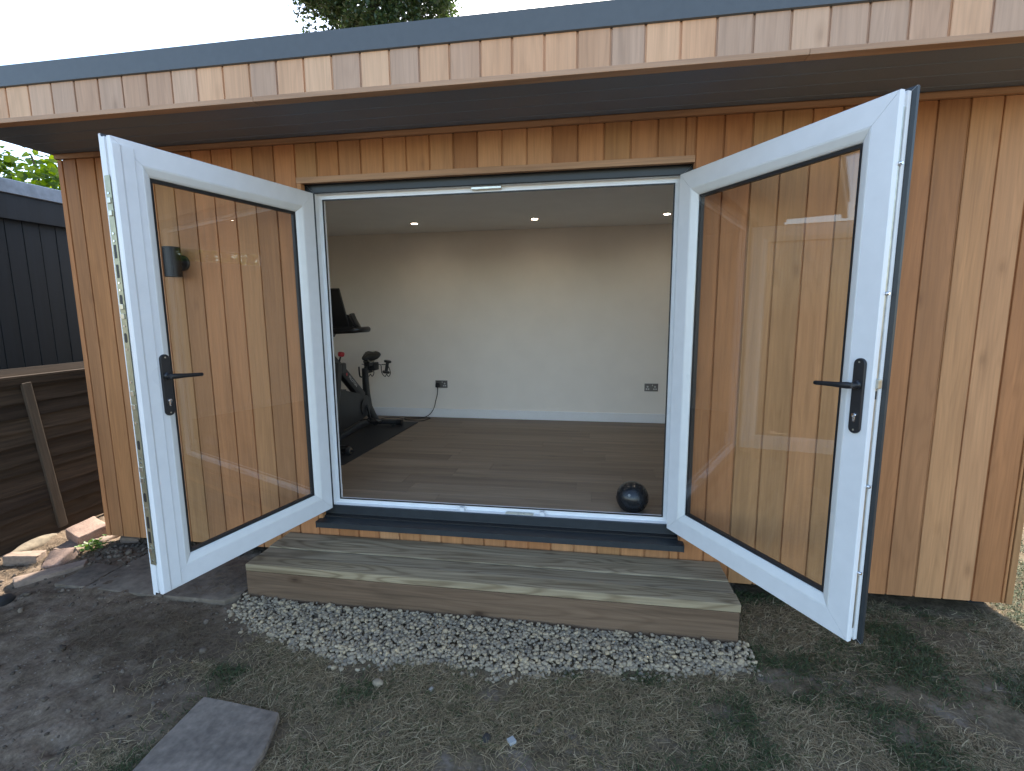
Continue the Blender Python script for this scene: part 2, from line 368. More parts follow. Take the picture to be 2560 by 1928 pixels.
# above and below the opening
xs = [-1.373+PITCH*k for k in range(0, 17)]+[.8955]
for a, b in zip(xs[:-1], xs[1:]):
    board(a, b, 2.066, ZT, YC, M_cedar)
    board(a, b, ZB, -.075, YC, M_cedar)
PB().box((XL, YC-.004, ZB-.002), (XL+.033, .12, ZT), bev=.003).put('corner_trim', M_cedar)
PB().box((XR-.03, YC-.004, ZB-.002), (XR, .12, ZT), bev=.003).put('corner_trim', M_cedar)
PB().box((-1.374, YC-.003, 2.031), (.896, YC+.03, 2.0655), bev=.002).put('opening_trim', M_cedarh)
PB().box((-1.3725, YC-.002, -.07), (OX0, YC+.04, 2.0305), bev=.002).put('opening_trim', M_cedar)
PB().box((.8655+.0275, YC-.002, -.07), (.895, YC+.04, 2.0305), bev=.0008).put('opening_trim', M_cedar)
for a, b in ((XL, -2.735), (-2.7335, .35), (.3515, XR)):
    PB().prism([(YC-.02, 2.2545), (YC+.005, 2.2545), (YC+.005, 2.2875), (YC-.013, 2.2875), (YC-.02, 2.28)], a, b, 'yz').put('wall_top_trim', M_cedarh)
# wall cores, linings
def wallbox(name, a, b, mat): return PB().box(a, b).put(name, mat)
wallbox('wall_core', (XL+.02, -.0085, ZB+.02), (-1.36, .107, 2.3), M_membrane)
wallbox('wall_core', (.905, -.0085, ZB+.02), (XR-.02, .107, 2.3), M_membrane)
wallbox('wall_core', (-1.3595, -.0085, 2.045), (.9045, .107, 2.3), M_membrane)
wallbox('wall_core', (-1.3595, -.0085, ZB+.02), (.9045, .107, -.05), M_membrane)
for a, b in (((-2.9, .1075, -.05), (-1.30, .12, 2.2)), ((.85, .1075, -.05), (2.45, .12, 2.2)), ((-1.2995, .1075, 1.985), (.8495, .12, 2.2))):
    wallbox('interior_wall', a, b, M_plaster)
wallbox('interior_wall', (-3.03, .1205, ZB+.02), (-2.9, 2.8, 2.3), M_plaster)
wallbox('interior_wall', (-3.03, 2.8005, ZB+.02), (2.6, 2.95, 2.3), M_plaster)
WY0, WY1, WZ0, WZ1 = .45, 1.85, 1.84, 2.09      # slot window in the side wall
wallbox('interior_wall', (2.45, .1205, ZB+.02), (2.6, WY0, 2.3), M_plaster)
wallbox('interior_wall', (2.45, WY1, ZB+.02), (2.6, 2.8, 2.3), M_plaster)
wallbox('interior_wall', (2.4502, WY0+.0005, ZB+.02), (2.5995, WY1-.0005, WZ0), M_plaster)
wallbox('interior_wall', (2.4502, WY0+.0005, WZ1), (2.5995, WY1-.0005, 2.3), M_plaster)
wf = PB(); 
for a, b in (((2.50, WY0+.001, WZ0+.001), (2.56, WY1-.001, WZ0+.05)), ((2.50, WY0+.001, WZ1-.05), (2.56, WY1-.001, WZ1-.001)), ((2.502, WY0+.001, WZ0+.05), (2.558, WY0+.05, WZ1-.05)), ((2.502, WY1-.05, WZ0+.05), (2.558, WY1-.001, WZ1-.05))): wf.box(a, b)
wf.box((2.42, WY0-.03, WZ0-.02), (2.4995, WY1+.03, WZ0+.004))
wfo = wf.put('window', M_white)
pn = MB().box((2.527, WY0+.045, WZ0+.045), (2.535, WY1-.045, WZ1-.045)).build('pane', M_glass, None); pn.parent = wfo
wallbox('ceiling', (-2.9, .1205, 2.17), (2.45, 2.8, 2.19), M_ceil)
wallbox('roof', (-3.075, -.6, 2.3015), (2.65, 2.98, 2.497), M_membrane)
# roof edge, fascia, soffit
YF = -.63; RX0, RX1 = -3.09, 2.72
PB().prism([(YF-.012, 2.4135), (YF-.006, 2.411), (YF+.03, 2.411), (YF+.03, 2.5005), (YF+.06, 2.5005), (YF+.06, 2.506), (YF, 2.514), (YF-.008, 2.511)], RX0, RX1, 'yz').put('roof_edge_trim', M_metal_edge)
gr = [-3.10+0.0]; f0 = -2.575
fx = [f0+.1372*k for k in range(-3, 40)]
fx = [RX0]+[x for x in fx if RX0+.03 < x < RX1-.03]+[RX1]
for a, b in zip(fx[:-1], fx[1:]): board(a, b, 2.2665, 2.412, YF, M_fascia, 'fascia_board')
PB().box((RX0, YF-.007, 2.2435), (-1.19, YF+.048, 2.266), bev=.0025).put('fascia_trim', M_fasciah)
PB().box((-1.189, YF-.007, 2.2435), (1.2, YF+.048, 2.266), bev=.0025).put('fascia_trim', M_fasciah)
PB().box((1.201, YF-.007, 2.2435), (RX1, YF+.048, 2.266), bev=.0025).put('fascia_trim', M_fasciah)
PB().box((RX0+.004, YF+.021, 2.267), (RX1-.004, YF+.03, 2.41)).put('fascia_backing', M_membrane)
sy = [YF+.05, -.478, -.352, -.226, -.1, YC-.004]
for a, b in zip(sy[:-1], sy[1:]):
    PB().prism([(a+.002, 2.2905), (a+.005, 2.288), (b-.005, 2.288), (b-.002, 2.2905), (b-.0005, 2.292), (b-.0005, 2.298), (a+.0005, 2.298), (a+.0005, 2.292)], XL-.03, RX1-.03, 'yz').put('soffit_board', M_soffit)
PB().box((RX0, YF+.0495, 2.293), (XL-.031, 2.98, 2.32)).put('side_trim', M_cedary)
PB().box((RX0-.004, YF+.031, 2.3205), (RX0+.014, 2.98, 2.505)).put('side_edge_trim', M_metal_edge)
PB().box((XL+.06, .22, -.44), (XR-.06, .30, ZB+.019)).put('base_beam', M_membrane)
PB().box((XL+.02, .1208, -.47), (XL+.10, 2.9, ZB+.019)).put('base_beam', M_membrane)
PB().box((XR-.10, .1208, -.47), (XR-.02, 2.9, ZB+.019)).put('base_beam', M_membrane)

# interior floor and planks
fl = PB().box((-2.9, .1205, -.12), (2.45, 2.8, .003)).put('interior_floor', M_membrane)
pm = {}; row = 0; y = .121
while y < 2.79:
    y1 = min(y+.19, 2.799); xx = -2.899-random.uniform(.1, 1.1)
    while xx < 2.449:
        a, b = max(xx, -2.899), min(xx+1.29, 2.449); xx += 1.29
        if b-a < .02: continue
        k = (round(b-a, 3), round(y1-y, 3))
        if k not in pm:
            q = MB(); c = .0012; W_, D_ = b-a, y1-y
            q.add([(0,0,0),(W_,0,0),(W_,D_,0),(0,D_,0),(0.0004,.0004,.0105),(W_-.0004,.0004,.0105),(W_-.0004,D_-.0004,.0105),(.0004,D_-.0004,.0105),(c,c,.012),(W_-c,c,.012),(W_-c,D_-c,.012),(c,D_-c,.012)],
                  [(0,3,2,1)]+[(i,(i+1)%4,4+(i+1)%4,4+i) for i in range(4)]+[(4+i,4+(i+1)%4,8+(i+1)%4,8+i) for i in range(4)]+[(8,9,10,11)])
            pm[k] = q.mesh('floor_plank'); pm[k].materials.append(M_plank)
        o = link('floor_plank', pm[k], None, None, (a, y, .0032)); o.parent = fl
    y = y1; row += 1
FZ = .0155
for a, b in (((-2.8985, 2.782, FZ), (2.4485, 2.7995, FZ+.105)), ((2.432, .1215, FZ), (2.4493, 2.7815, FZ+.105)), ((-2.8993, .1215, FZ), (-2.882, 2.7815, FZ+.105)), ((-2.88, .1206, FZ), (-1.285, .137, FZ+.105)), ((.835, .1206, FZ), (2.43, .137, FZ+.105))):
    PB().box(a, b, bev=.004).put('skirting_board', M_skirt)

# ------------------------------------------------------------------ rectangle sweep for frames
def sweep_rect(W, H, profs, mats_idx, mitre=.0, sides='BRTL'):
    """profs: dict side -> list of (inset, depth). Returns dict side -> MB in local (u, depth, z)."""
    out = {}; n = len(profs['B'])
    def corner(i, sz, sx):   # sz in B/T, sx in L/R
        u = profs[sx][i][0] if sx == 'L' else W-profs[sx][i][0]
        z = profs[sz][i][0] if sz == 'B' else H-profs[sz][i][0]
        return u, z
    ends = {'B': (('B', 'L'), ('B', 'R')), 'T': (('T', 'L'), ('T', 'R')), 'L': (('B', 'L'), ('T', 'L')), 'R': (('B', 'R'), ('T', 'R'))}
    for s in sides:
        m = MB(); vs = []
        for e, (sz, sx) in enumerate(ends[s]):
            for i in range(n):
                u, z = corner(i, sz, sx)
                d = mitre*(1 if e == 0 else -1)
                if s in 'BT': u += d
                else: z += d
                vs.append((u, profs[s][i][1], z))
        fs = [(i, (i+1) % n, n+(i+1) % n, n+i) for i in range(n)]
        m.add(vs, fs); m.m = [mats_idx[i] for i in range(n)]
        m.add([vs[i] for i in range(n)], [tuple(range(n))], mats_idx[0] if False else 1); m.add([vs[n+i] for i in range(n)], [tuple(range(n-1, -1, -1))], 1)
        out[s] = m
    return out

# ------------------------------------------------------------------ fixed door frame and cill
FX0, FX1, FZ0, FZ1 = -1.355, .9, -.047, 2.041
fp = [(0, .03), (.052, .03), (.058, .034), (.058, .074), (.066, .074), (.067, .071), (.073, .071), (.074, .074), (.0785, .074), (.0795, .071), (.085, .071), (.085, .104), (.0, .104)]
fmi = [0, 0, 1, 1, 1, 1, 1, 1, 1, 1, 1, 1, 0]
frs = sweep_rect(FX1-FX0, FZ1-FZ0, {k: fp for k in 'BRTL'}, fmi, .0003)
dframe = None
for s in 'BTLR':
    m = frs[s]; m.v = [(a+FX0, b, c+FZ0) for a, b, c in m.v]
    o = PB(); o.v, o.f, o.m = m.v, m.f, m.m; o.put('door_frame', [M_anth, M_white])
gp = [(.0852, .068), (.0925, .068), (.0925, .0735), (.0852, .0735)]
gs = sweep_rect(FX1-FX0, FZ1-FZ0, {k: gp for k in 'BRTL'}, [0]*4)
mm = PB()
for s in 'BTLR': mm.add([(a+FX0, b, c+FZ0) for a, b, c in gs[s].v], gs[s].f)
mm.put('door_gasket', M_black)
PB().box((-.324, .045, 1.9665), (-.148, .0705, 1.981), bev=.002).box((-.30, .0445, 1.9655), (-.28, .07, 1.9665)).put('strike_plate', M_steel)
kp = PB().box((-.142, .036, .0125), (.034, .0695, .017), bev=.0015)
for u in (-.125, -.095, -.06, -.025, .01): kp.cyl((u, .055, .018), (0, 0, 1), .006, .006, 12)
kp.put('strike_plate', M_steel)
for u in (-.44, .075): PB().box((u, .04, .0125), (u+.03, .0702, .036), bev=.002).put('frame_packer', M_white)
PB().prism([(.0325, -.048), (.03, -.057), (-.072, -.062), (-.088, -.066), (-.089, -.1), (-.082, -.1), (-.08, -.076), (.0325, -.072)], -1.356, .912, 'yz').put('cill', M_anth)
PB().box((-1.362, -.091, -.102), (-1.3565, -.034, -.0595), bev=.001).put('cill_end_cap', M_anth)
PB().box((.9125, -.091, -.102), (.918, -.034, -.0595), bev=.001).put('cill_end_cap', M_anth)

# ------------------------------------------------------------------ opening doors
DW, DH, DT = 1.1, 1.98, .07
def door(axis, ang, sgn, label):
    d = empty('door', axis); d.parent = room; d.matrix_parent_inverse = Matrix.Translation(-room.location)
    flange = [(-.014, 0), (-.014, .012), (-.003, .016), (0, .018), (0, .034), (.007, .034), (.007, .05), (0, .05), (0, .066), (.003, DT), (.0865, DT), (.0875, DT-.0012), (.0885, DT), (.094, DT-.001), (.1, DT-.004), (.118, DT-.013), (.1255, DT-.019), (.1275, DT-.026), (.1275, .012), (.121, .004), (.09, .0)]
    mi = [0, 0, 2, 1, 1, 1, 1, 1, 1, 1, 1, 1, 3, 3, 3, 3, 3, 2, 0, 0, 0]
    wide = [(a+(.028 if sgn > 0 else 0)*(1 if a > .08 else 0), b) for a, b in flange]   # left leaf carries a cover strip on its closing stile
    if sgn > 0: wide = [(max(a, 0) if a < 0 else a, b) for a, b in wide]
    profs = {'B': flange, 'T': flange, 'L': flange, 'R': wide}
    parts = sweep_rect(DW, DH, profs, mi, .0008)
    if sgn > 0: parts['R'].m[0] = parts['R'].m[1] = parts['R'].m[2] = 1     # closing edge of the slave leaf is white throughout
    S = lambda m: [(sgn*a, b, c) for a, b, c in m.v]
    def sub(mb, name, mats, smooth=False):
        mb.v = S(mb); o = mb.build(name, mats, d, smooth=smooth); return o
    for s, nm in (('B', 'bottom_rail'), ('T', 'top_rail'), ('L', 'hinge_stile'), ('R', 'lock_stile')):
        sub(parts[s], nm, [M_anth, M_white, M_black, M_cream])
    ge = .128+(.028 if sgn > 0 else 0)
    # glazing gasket and spacer
    gk = [(.1268, .022), (.141, .024), (.141, .043), (.1268, .0455)]
    gw = [(a+(ge-.128), b) for a, b in gk]
    gg = sweep_rect(DW, DH, {'B': gk, 'T': gk, 'L': gk, 'R': gw}, [0]*4)
    m = MB()
    for s in 'BTLR': m.add(gg[s].v, gg[s].f)
    sub(m, 'glazing_spacer', M_black)
    gc = (.135+DW-ge-.006)/2
    po = sub(MB().box((.135-gc, -.0048, .135), (DW-ge-.006-gc, .0048, DH-.135)), 'pane', M_glass); po.location = (sgn*gc, .034, 0)
    if sgn < 0: po.rotation_euler = (0, 0, R(2.7))      # pane is turned off the leaf plane to steer its sky reflection
    uc = DW-.117 if sgn > 0 else DW-.046
    # handle
    plate = MB(); zc, hh, ww = .953, .139, .0215
    poly = []
    for k in range(13): poly.append((uc+ww*math.cos(math.pi*k/12), zc+hh-ww+ww*math.sin(math.pi*k/12)))
    for k in range(13): poly.append((uc-ww*math.cos(math.pi*k/12), zc-hh+ww-ww*math.sin(math.pi*k/12)))
    inner = [(uc+(a-uc)*.9, zc+(b-zc)*.985) for a, b in poly]
    n = len(poly)
    plate.add([(a, DT-.0005, b) for a, b in poly]+[(a, DT+.0075, b) for a, b in poly]+[(a, DT+.0105, b) for a, b in inner],
              [tuple(range(n))]+[(i, (i+1) % n, n+(i+1) % n, n+i) for i in range(n)]+[(n+i, n+(i+1) % n, 2*n+(i+1) % n, 2*n+i) for i in range(n)]+[tuple(range(2*n, 3*n))])
    zl = .995
    sub(plate, 'handle_plate', M_powder, True)
    lv = MB(); lv.lathe((uc, DT+.009, zl), (0, 1, 0), [(.0165, 0), (.0165, .008), (.011, .013), (.0105, .04), (.0105, .05)], 18)
    ys = DT+.052
    sec = [(uc+.010, ys, .011, .007), (uc-.006, ys+.002, .0125, .008), (uc-.03, ys+.004, .011, .0065), (uc-.06, ys+.002, .0095, .0055), (uc-.1, ys, .0088, .005), (uc-.135, ys+.0, .0084, .005), (uc-.14, ys, .006, .003)]
    nn = 14; vs = []; fs = []
    for u, yy, a, b in sec:
        for k in range(nn): vs.append((u, yy+b*math.sin(2*math.pi*k/nn), zl-(uc-u)*.05+a*math.cos(2*math.pi*k/nn)))
    for i in range(len(sec)-1):
        for k in range(nn): fs.append((i*nn+k, i*nn+(k+1) % nn, (i+1)*nn+(k+1) % nn, (i+1)*nn+k))
    fs += [tuple(range(nn)), tuple((len(sec)-1)*nn+k for k in range(nn))]
    lv.add(vs, fs); sub(lv, 'handle_lever', M_powder, True)
    kc = MB().lathe((uc, DT+.0095, .883), (0, 1, 0), [(.0088, 0), (.0088, .006), (.0075, .008), (0, .0085)], 18).box((uc-.0052, DT+.0095, .857), (uc+.0052, DT+.0145, .881), bev=.002)
    sub(kc, 'lock_cylinder', M_chrome, True)
    for zz in (1.078, .828): sub(MB().cyl((uc, DT+.0105, zz), (0, 1, 0), .0035, .0015, 12), 'plate_screw', M_steel)
    for zz in (.18, .98, 1.8): sub(MB().cyl((-.004, -.004, zz), (0, 0, 1), .0095, .11, 16).box((0, -.006, zz-.04), (.05, -.0003, zz+.04)), 'hinge', M_anth, True)
    if sgn > 0:
        # cover strip on closing edge and its keep strip
        cs = MB().prism([(DW-.088, DT+.0002), (DW-.082, DT+.008), (DW-.036, DT+.0085), (DW-.026, DT+.014), (DW+.002, DT+.0145), (DW+.006, DT+.010), (DW+.006, DT-.004), (DW+.001, DT-.004), (DW+.001, DT+.0002)], .012, DH-.03, 'xy')
        sub(cs, 'cover_strip', M_white)
        st = MB().box((DW+.0003, .012, .14), (DW+.0035, .046, DH-.15), bev=.0008)
        sub(st, 'lock_strip', M_olive)
        sl_ = [.245, .315, 1.42, 1.5]
        for zz in sl_: sub(MB().box((DW+.003, .02, zz), (DW+.0041, .036, zz+.055)), 'strip_slot', M_black)
        for zz in (.46, .70, 1.17, 1.33): sub(MB().prism([(.028+.009*math.cos(t*math.pi/8), zz+(.012 if t < 8 else -.012)+.009*math.sin(t*math.pi/8)) for t in range(16)], DW+.003, DW+.0042, 'yz'), 'strip_slot', M_black)
        for zz in (.20, .53, .58, .86, .92, 1.25, 1.29, 1.67, 1.72):
            sub(MB().box((DW+.003, .018, zz), (DW+.009, .04, zz+.022), bev=.0015), 'keep', M_steel)
        for zz in (.16, .23, .41, .62, .64, .80, .98, 1.12, 1.22, 1.37, 1.40, 1.57, 1.6, 1.76):
            sub(MB().cyl((DW+.0045, .029, zz), (1, 0, 0), .0042, .003, 10), 'strip_screw', M_chrome)
    else:
        sub(MB().box((DW-.0065, .0355, .05), (DW-.0035, .0485, DH-.05)), 'lock_strip', M_steel)
        for zz in (.28, .62, 1.32, 1.75): sub(MB().lathe((DW-.004, .042, zz), (1, 0, 0), [(.0065, 0), (.0065, .012), (.005, .014), (0, .014)], 14), 'locking_cam', M_chrome, True)
        sub(MB().box((DW-.0038, .034, .985), (DW+.011, .052, 1.02), bev=.003), 'latch', M_steel)
        sub(MB().box((DW-.0036, .036, .945), (DW-.003, .048, .975)), 'strip_slot', M_black)
    d.rotation_euler = (0, 0, -ang if sgn > 0 else ang)
    d['label'] = label
    return d
door((-1.3542, .0165, 0), R(102.78), 1, 'left door leaf with wide cover strip, opened outwards')
door((.8881, .0337, 0), R(119.74), -1, 'right door leaf, opened wider than the left one')

# ------------------------------------------------------------------ timber step
SX0, SX1, SYB, SYF, SZ = -1.585, 1.125, -.036, -.478, -.166
step = empty('timber_step', ((SX0+SX1)/2, (SYB+SYF)/2, -.39)); tag(step, 'low pale timber step of planks below the door cill, on gravel', 'step')
SP = Vector(step.location)
def sput(m, name, mat):
    o = m.build(name, mat, None); o.parent = step; o.matrix_parent_inverse = Matrix.Translation(-SP); return o
yy = np.linspace(SYF, SYB, 5)
for i in range(4):
    e0, e1 = random.uniform(-.004, .002), random.uniform(-.003, .004)
    q = MB().box((0, 0, 0), (SX1-SX0+e1-e0, yy[i+1]-yy[i]-.005, .044), bev=.007)
    o = q.build('step_board', M_step, None, (SX0+e0, yy[i]+.0025, SZ-.044+(0, -.004, .001, -.003)[i])); o.parent = step; o.matrix_parent_inverse = Matrix.Translation(-SP)
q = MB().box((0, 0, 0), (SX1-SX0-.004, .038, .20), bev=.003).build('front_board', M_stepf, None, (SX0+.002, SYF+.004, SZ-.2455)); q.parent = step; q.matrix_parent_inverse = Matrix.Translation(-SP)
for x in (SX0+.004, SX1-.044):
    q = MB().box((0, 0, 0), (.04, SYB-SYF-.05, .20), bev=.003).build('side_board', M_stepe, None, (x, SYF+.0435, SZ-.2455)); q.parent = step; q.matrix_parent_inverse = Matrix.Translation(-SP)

# ------------------------------------------------------------------ wall light
M_lightblk = plain('wall_light_black', (.006, .006, .0065), .5)
wl = empty('wall_light', (-2.19, -.031, 1.588)); tag(wl, 'black cylindrical up-and-down wall light behind the left door glass', 'wall light')
MB().lathe((0, 0, 0), (0, -1, 0), [(0, 0), (.048, 0), (.048, .012), (.044, .016), (0, .016)], 32).build('mounting_plate', M_lightblk, wl, smooth=True)
MB().cyl((0, -.03, 0), (0, 1, 0), .016, .05, 16).build('arm', M_lightblk, wl, smooth=True)
MB().lathe((0, -.085, 0), (0, 0, 1), [(.034, -.084), (.0475, -.09), (.0475, -.068), (.046, -.0675), (.046, -.066), (.0475, -.0655), (.0475, .0655), (.046, .066), (.046, .0675), (.0475, .068), (.0475, .09), (.034, .084)], 36).build('cylinder_body', M_lightblk, wl, smooth=True)
for s in (1, -1): MB().lathe((0, -.085, .083*s), (0, 0, s), [(0, 0), (.0345, 0), (.0345, .0015)], 28).build('lens', M_insert, wl, smooth=True)

# ------------------------------------------------------------------ downlights (lit)
def emit(name, col, st):
    m, nt, b = newmat(name); b.inputs['Emission Color'].default_value = (*col, 1); b.inputs['Emission Strength'].default_value = st; b.inputs['Base Color'].default_value = (*col, 1); return m
M_lamp = emit('lamp_glow', (1, .86, .68), 14)
M_ring = plain('downlight_ring', (.7, .45, .32), .35, .3)
dl_lab = {(-1.46, 2.2): 'small round recessed ceiling downlight nearest the exercise bike, lit', (-.215, 2.2): 'small round recessed ceiling downlight in the middle of the row, lit', (1.047, 2.2): 'small round recessed ceiling downlight above the right-hand socket, lit'}
for (x, y) in [(-1.46, 2.2), (-.215, 2.2), (1.047, 2.2), (-1.46, .69), (-.215, .69), (1.0, .69)]:
    d = empty('downlight', (x, y, 2.17)); tag(d, dl_lab.get((x, y), 'lit ceiling downlight behind the door head, %s of three' % {-1.46: 'left', -.215: 'middle'}.get(x, 'right')), 'downlight', 'ceiling downlights')
    MB().lathe((0, 0, -.0005), (0, 0, -1), [(.031, .0), (.033, .004), (.041, .003), (.043, 0)], 28).build('trim_ring', M_ring, d, smooth=True)
    MB().lathe((0, 0, -.0025), (0, 0, 1), [(0, 0), (.031, 0)], 24).build('lamp', M_lamp, d)
    sp = bpy.data.lights.new('downlight_beam', 'SPOT'); sp.energy = .65; sp.spot_size = R(150); sp.spot_blend = 1; sp.color = (1, .9, .78); sp.shadow_soft_size = .03
    lo = bpy.data.objects.new('downlight_beam', sp); C.objects.link(lo); lo.location = (0, 0, -.012); lo.parent = d

# ------------------------------------------------------------------ sockets, plug, cord
def socket(x, label):
    s = empty('wall_socket', (x, 2.7993, .418)); tag(s, label, 'socket', 'wall sockets')
    MB().box((-.0735, -.0075, -.0435), (.0735, 0, .0435), bev=.002).build('faceplate', M_bar, s)
    for c in (-.04, .04):
        pt = MB()
        pt.box((c-.004, -.0085, .002), (c+.004, -.0072, .016)); pt.box((c-.016, -.0085, -.022), (c-.006, -.0072, -.015)); pt.box((c+.006, -.0085, -.022), (c+.016, -.0072, -.015))
        pt.cyl((c-.011, -.0082, -.0185), (0, 1, 0), .009, .002, 14).cyl((c+.011, -.0082, -.0185), (0, 1, 0), .009, .002, 14).cyl((c, -.0081, .008), (0, 1, 0), .010, .0018, 14)
        pt.build('pin_holes', M_insert, s)
    for c in (-.008, .012): MB().box((c-.005, -.012, .015), (c+.005, -.0073, .033), bev=.001).build('switch', M_insert if c > 0 else M_bar, s)
    return s
socket(-1.409, 'double metal wall socket with black plug and cable, left of back wall')
socket(1.016, 'empty double metal wall socket near right edge of the doorway')
pl = empty('plug', (-1.449, 2.788, .41)); tag(pl, 'black three-pin plug in the left wall socket', 'plug')
MB().prism([(-.024, -.02), (-.012, -.03), (.012, -.03), (.024, -.02), (.022, .012), (.012, .024), (-.012, .024), (-.022, .012)], -.034, 0.0, 'xz').build('plug_body', M_cord, pl)
MB().tube([(0, -.016, -.028), (0, -.018, -.05)], [.006, .0045], 10).build('cord_grip', M_cord, pl)
def smooth_path(P, n=8):
    P = [Vector(p) for p in P]; out = []
    for i in range(len(P)-1):
        a, b, c, d = P[max(i-1, 0)], P[i], P[i+1], P[min(i+2, len(P)-1)]
        for k in range(n):
            t = k/n; out.append(.5*((2*b)+(c-a)*t+(2*a-5*b+4*c-d)*t*t+(3*b-a-3*c+d)*t**3))
    return out+[P[-1]]
cz = FZ+.004
co = MB().tube(smooth_path([(-1.449, 2.77, .36), (-1.455, 2.765, .3), (-1.475, 2.76, .22), (-1.50, 2.755, .13), (-1.545, 2.73, .06), (-1.62, 2.72, cz+.004), (-1.75, 2.715, cz), (-1.84, 2.68, cz), (-1.79, 2.615, cz), (-1.66, 2.67, cz), (-1.545, 2.715, cz), (-1.535, 2.66, cz), (-1.60, 2.54, cz), (-1.75, 2.53, cz+.008), (-1.85, 2.6, cz+.012), (-1.95, 2.645, cz+.012), (-2.05, 2.6, cz+.012), (-2.1, 2.3, cz+.02)]), .0042, 8).build('power_cord', M_cord, smooth=True)
tag(co, 'thin black power cord looping over the floor to the exercise bike', 'cord')

# ------------------------------------------------------------------ mat, ball
em = MB(); em.prism([(-2.42, .83), (-1.655, .83), (-1.65, .85), (-1.62, 1.6), (-1.597, 2.45), (-1.60, 2.47), (-2.4, 2.48)], FZ, FZ+.007, 'xy')
em = em.build('exercise_mat', M_mat); tag(em, 'dark rubber exercise mat under the bike on the wooden floor', 'mat')
bm = bmesh.new(); bmesh.ops.create_uvsphere(bm, u_segments=48, v_segments=32, radius=.1)
for v in bm.verts:
    if v.co.z < -.082: v.co.z = -.082-(-.082-v.co.z)*.12
    elif v.co.z < 0: v.co.x *= 1+.02*(-v.co.z/.1); v.co.y *= 1+.02*(-v.co.z/.1)
me = bpy.data.meshes.new('ball'); bm.to_mesh(me); bm.free(); me.polygons.foreach_set('use_smooth', [True]*len(me.polygons))
M_ball = plain('ball_vinyl', (.013, .014, .016), .26, noise=.1, nscale=300)
ball = empty('exercise_ball', (.644, .215, FZ+.0842)); tag(ball, 'small glossy black ball on the floor just inside the threshold', 'ball')
link('ball_skin', me, M_ball, ball)
vd = Vector((-.25, -.86, .42)).normalized()
MB().lathe(vd*.0985, vd, [(0, .003), (.0025, .0035), (.003, .0025), (.0055, .0035), (.0075, .003), (.009, .0005)], 18).build('valve', M_bar, ball, smooth=True)

# ------------------------------------------------------------------ exercise bike
BX = -2.0; bk = empty('exercise_bike', (BX, 1.65, FZ+.007)); tag(bk, 'black indoor exercise bike with tilted screen, half hidden by the door frame', 'exercise bike')
BP = Vector(bk.location)
def bput(m, name, mat, smooth=True):
    o = m.build(name, mat, None, smooth=smooth); o.parent = bk; o.matrix_parent_inverse = Matrix.Translation(-BP); return o
b0 = FZ+.007
bput(MB().tube([(BX-.29, 2.24, b0+.045), (BX+.29, 2.24, b0+.045)], .029, 14), 'rear_stabilizer', M_bikegry)
for s in (-1, 1):
    bput(MB().cyl((BX+s*.275, 2.24, b0+.043), (1, 0, 0), .0345, .06, 16), 'end_cap', M_bikeblk)
    bput(MB().lathe((BX+s*.2, 2.24, b0), (0, 0, 1), [(.024, 0), (.024, .012), (.009, .014), (.009, .03)], 14), 'levelling_foot', M_bikeblk)
    bput(MB().lathe((BX+s*.2, 1.12, b0), (0, 0, 1), [(.024, 0), (.024, .012), (.009, .014), (.009, .03)], 14), 'levelling_foot', M_bikeblk)
    wh = bput(MB().lathe((BX+s*.262, 1.10, b0+.0385), (s, 0, 0), [(.014, -.018), (.036, -.018), (.0385, -.01), (.0385, .01), (.036, .018), (.014, .018)], 24), 'transport_wheel', M_bikegry)
    rim = MB().lathe((BX+s*.262, 1.10, b0+.0385), (s, 0, 0), [(.0, .021), (.011, .021), (.028, .0195), (.0285, .017)], 24).build('wheel_rim', M_steel, None, smooth=True); rim.parent = wh
bput(MB().tube([(BX-.245, 1.12, b0+.05), (BX+.235, 1.12, b0+.05)], .029, 14), 'front_stabilizer', M_bikeblk)
bput(MB().tube([(BX+.23, 1.10, b0+.0385), (BX+.31, 1.1, b0+.0385)], [.012, .009], 10), 'wheel_axle', M_bikeblk)
def beam(pts, wx, wy):
    m = MB(); vs = []; fs = []
    P = [Vector(p) for p in pts]; n = 12
    for i, p in enumerate(P):
        t = (P[min(i+1, len(P)-1)]-P[max(i-1, 0)]).normalized(); sx = Vector((1, 0, 0)); sy_ = t.cross(sx).normalized()
        a = wx[i] if isinstance(wx, list) else wx; b = wy[i] if isinstance(wy, list) else wy
        for k in range(n):
            c, s = math.cos(2*math.pi*(k+.5)/n), math.sin(2*math.pi*(k+.5)/n)
            c = math.copysign(abs(c)**.55, c); s = math.copysign(abs(s)**.55, s)
            vs.append(p+sx*a*c+sy_*b*s)
    for i in range(len(P)-1):
        for k in range(n): fs.append((i*n+k, i*n+(k+1) % n, (i+1)*n+(k+1) % n, (i+1)*n+k))
    fs += [tuple(range(n)), tuple((len(P)-1)*n+k for k in range(n))]
    return m.add(vs, fs)
bput(beam([(BX, 1.33, .86), (BX, 1.5, .735), (BX, 1.72, .56), (BX, 1.92, .40)], [.032, .036, .036, .034], [.05, .055, .055, .06]), 'main_beam', M_bikeblk)
bput(beam([(BX+.005, 2.02, .69), (BX, 2.03, .55), (BX, 2.04, .40), (BX, 2.07, .26), (BX, 2.15, .14), (BX, 2.23, .07)], [.027, .029, .031, .032, .034, .034], [.034, .036, .04, .046, .055, .05]), 'rear_leg', M_bikeblk)
bput(beam([(BX, 1.15, .075), (BX, 1.5, .10), (BX, 1.85, .12), (BX, 2.2, .08)], .028, [.028, .034, .036, .026]), 'base_beam', M_bikegry)
for s in (-1, 1): bput(beam([(BX+s*.055, 1.38, .80), (BX+s*.075, 1.31, .6), (BX+s*.08, 1.24, .38), (BX+s*.085, 1.14, .08)], .016, [.05, .045, .042, .034]), 'fork_leg', M_bikeblk)
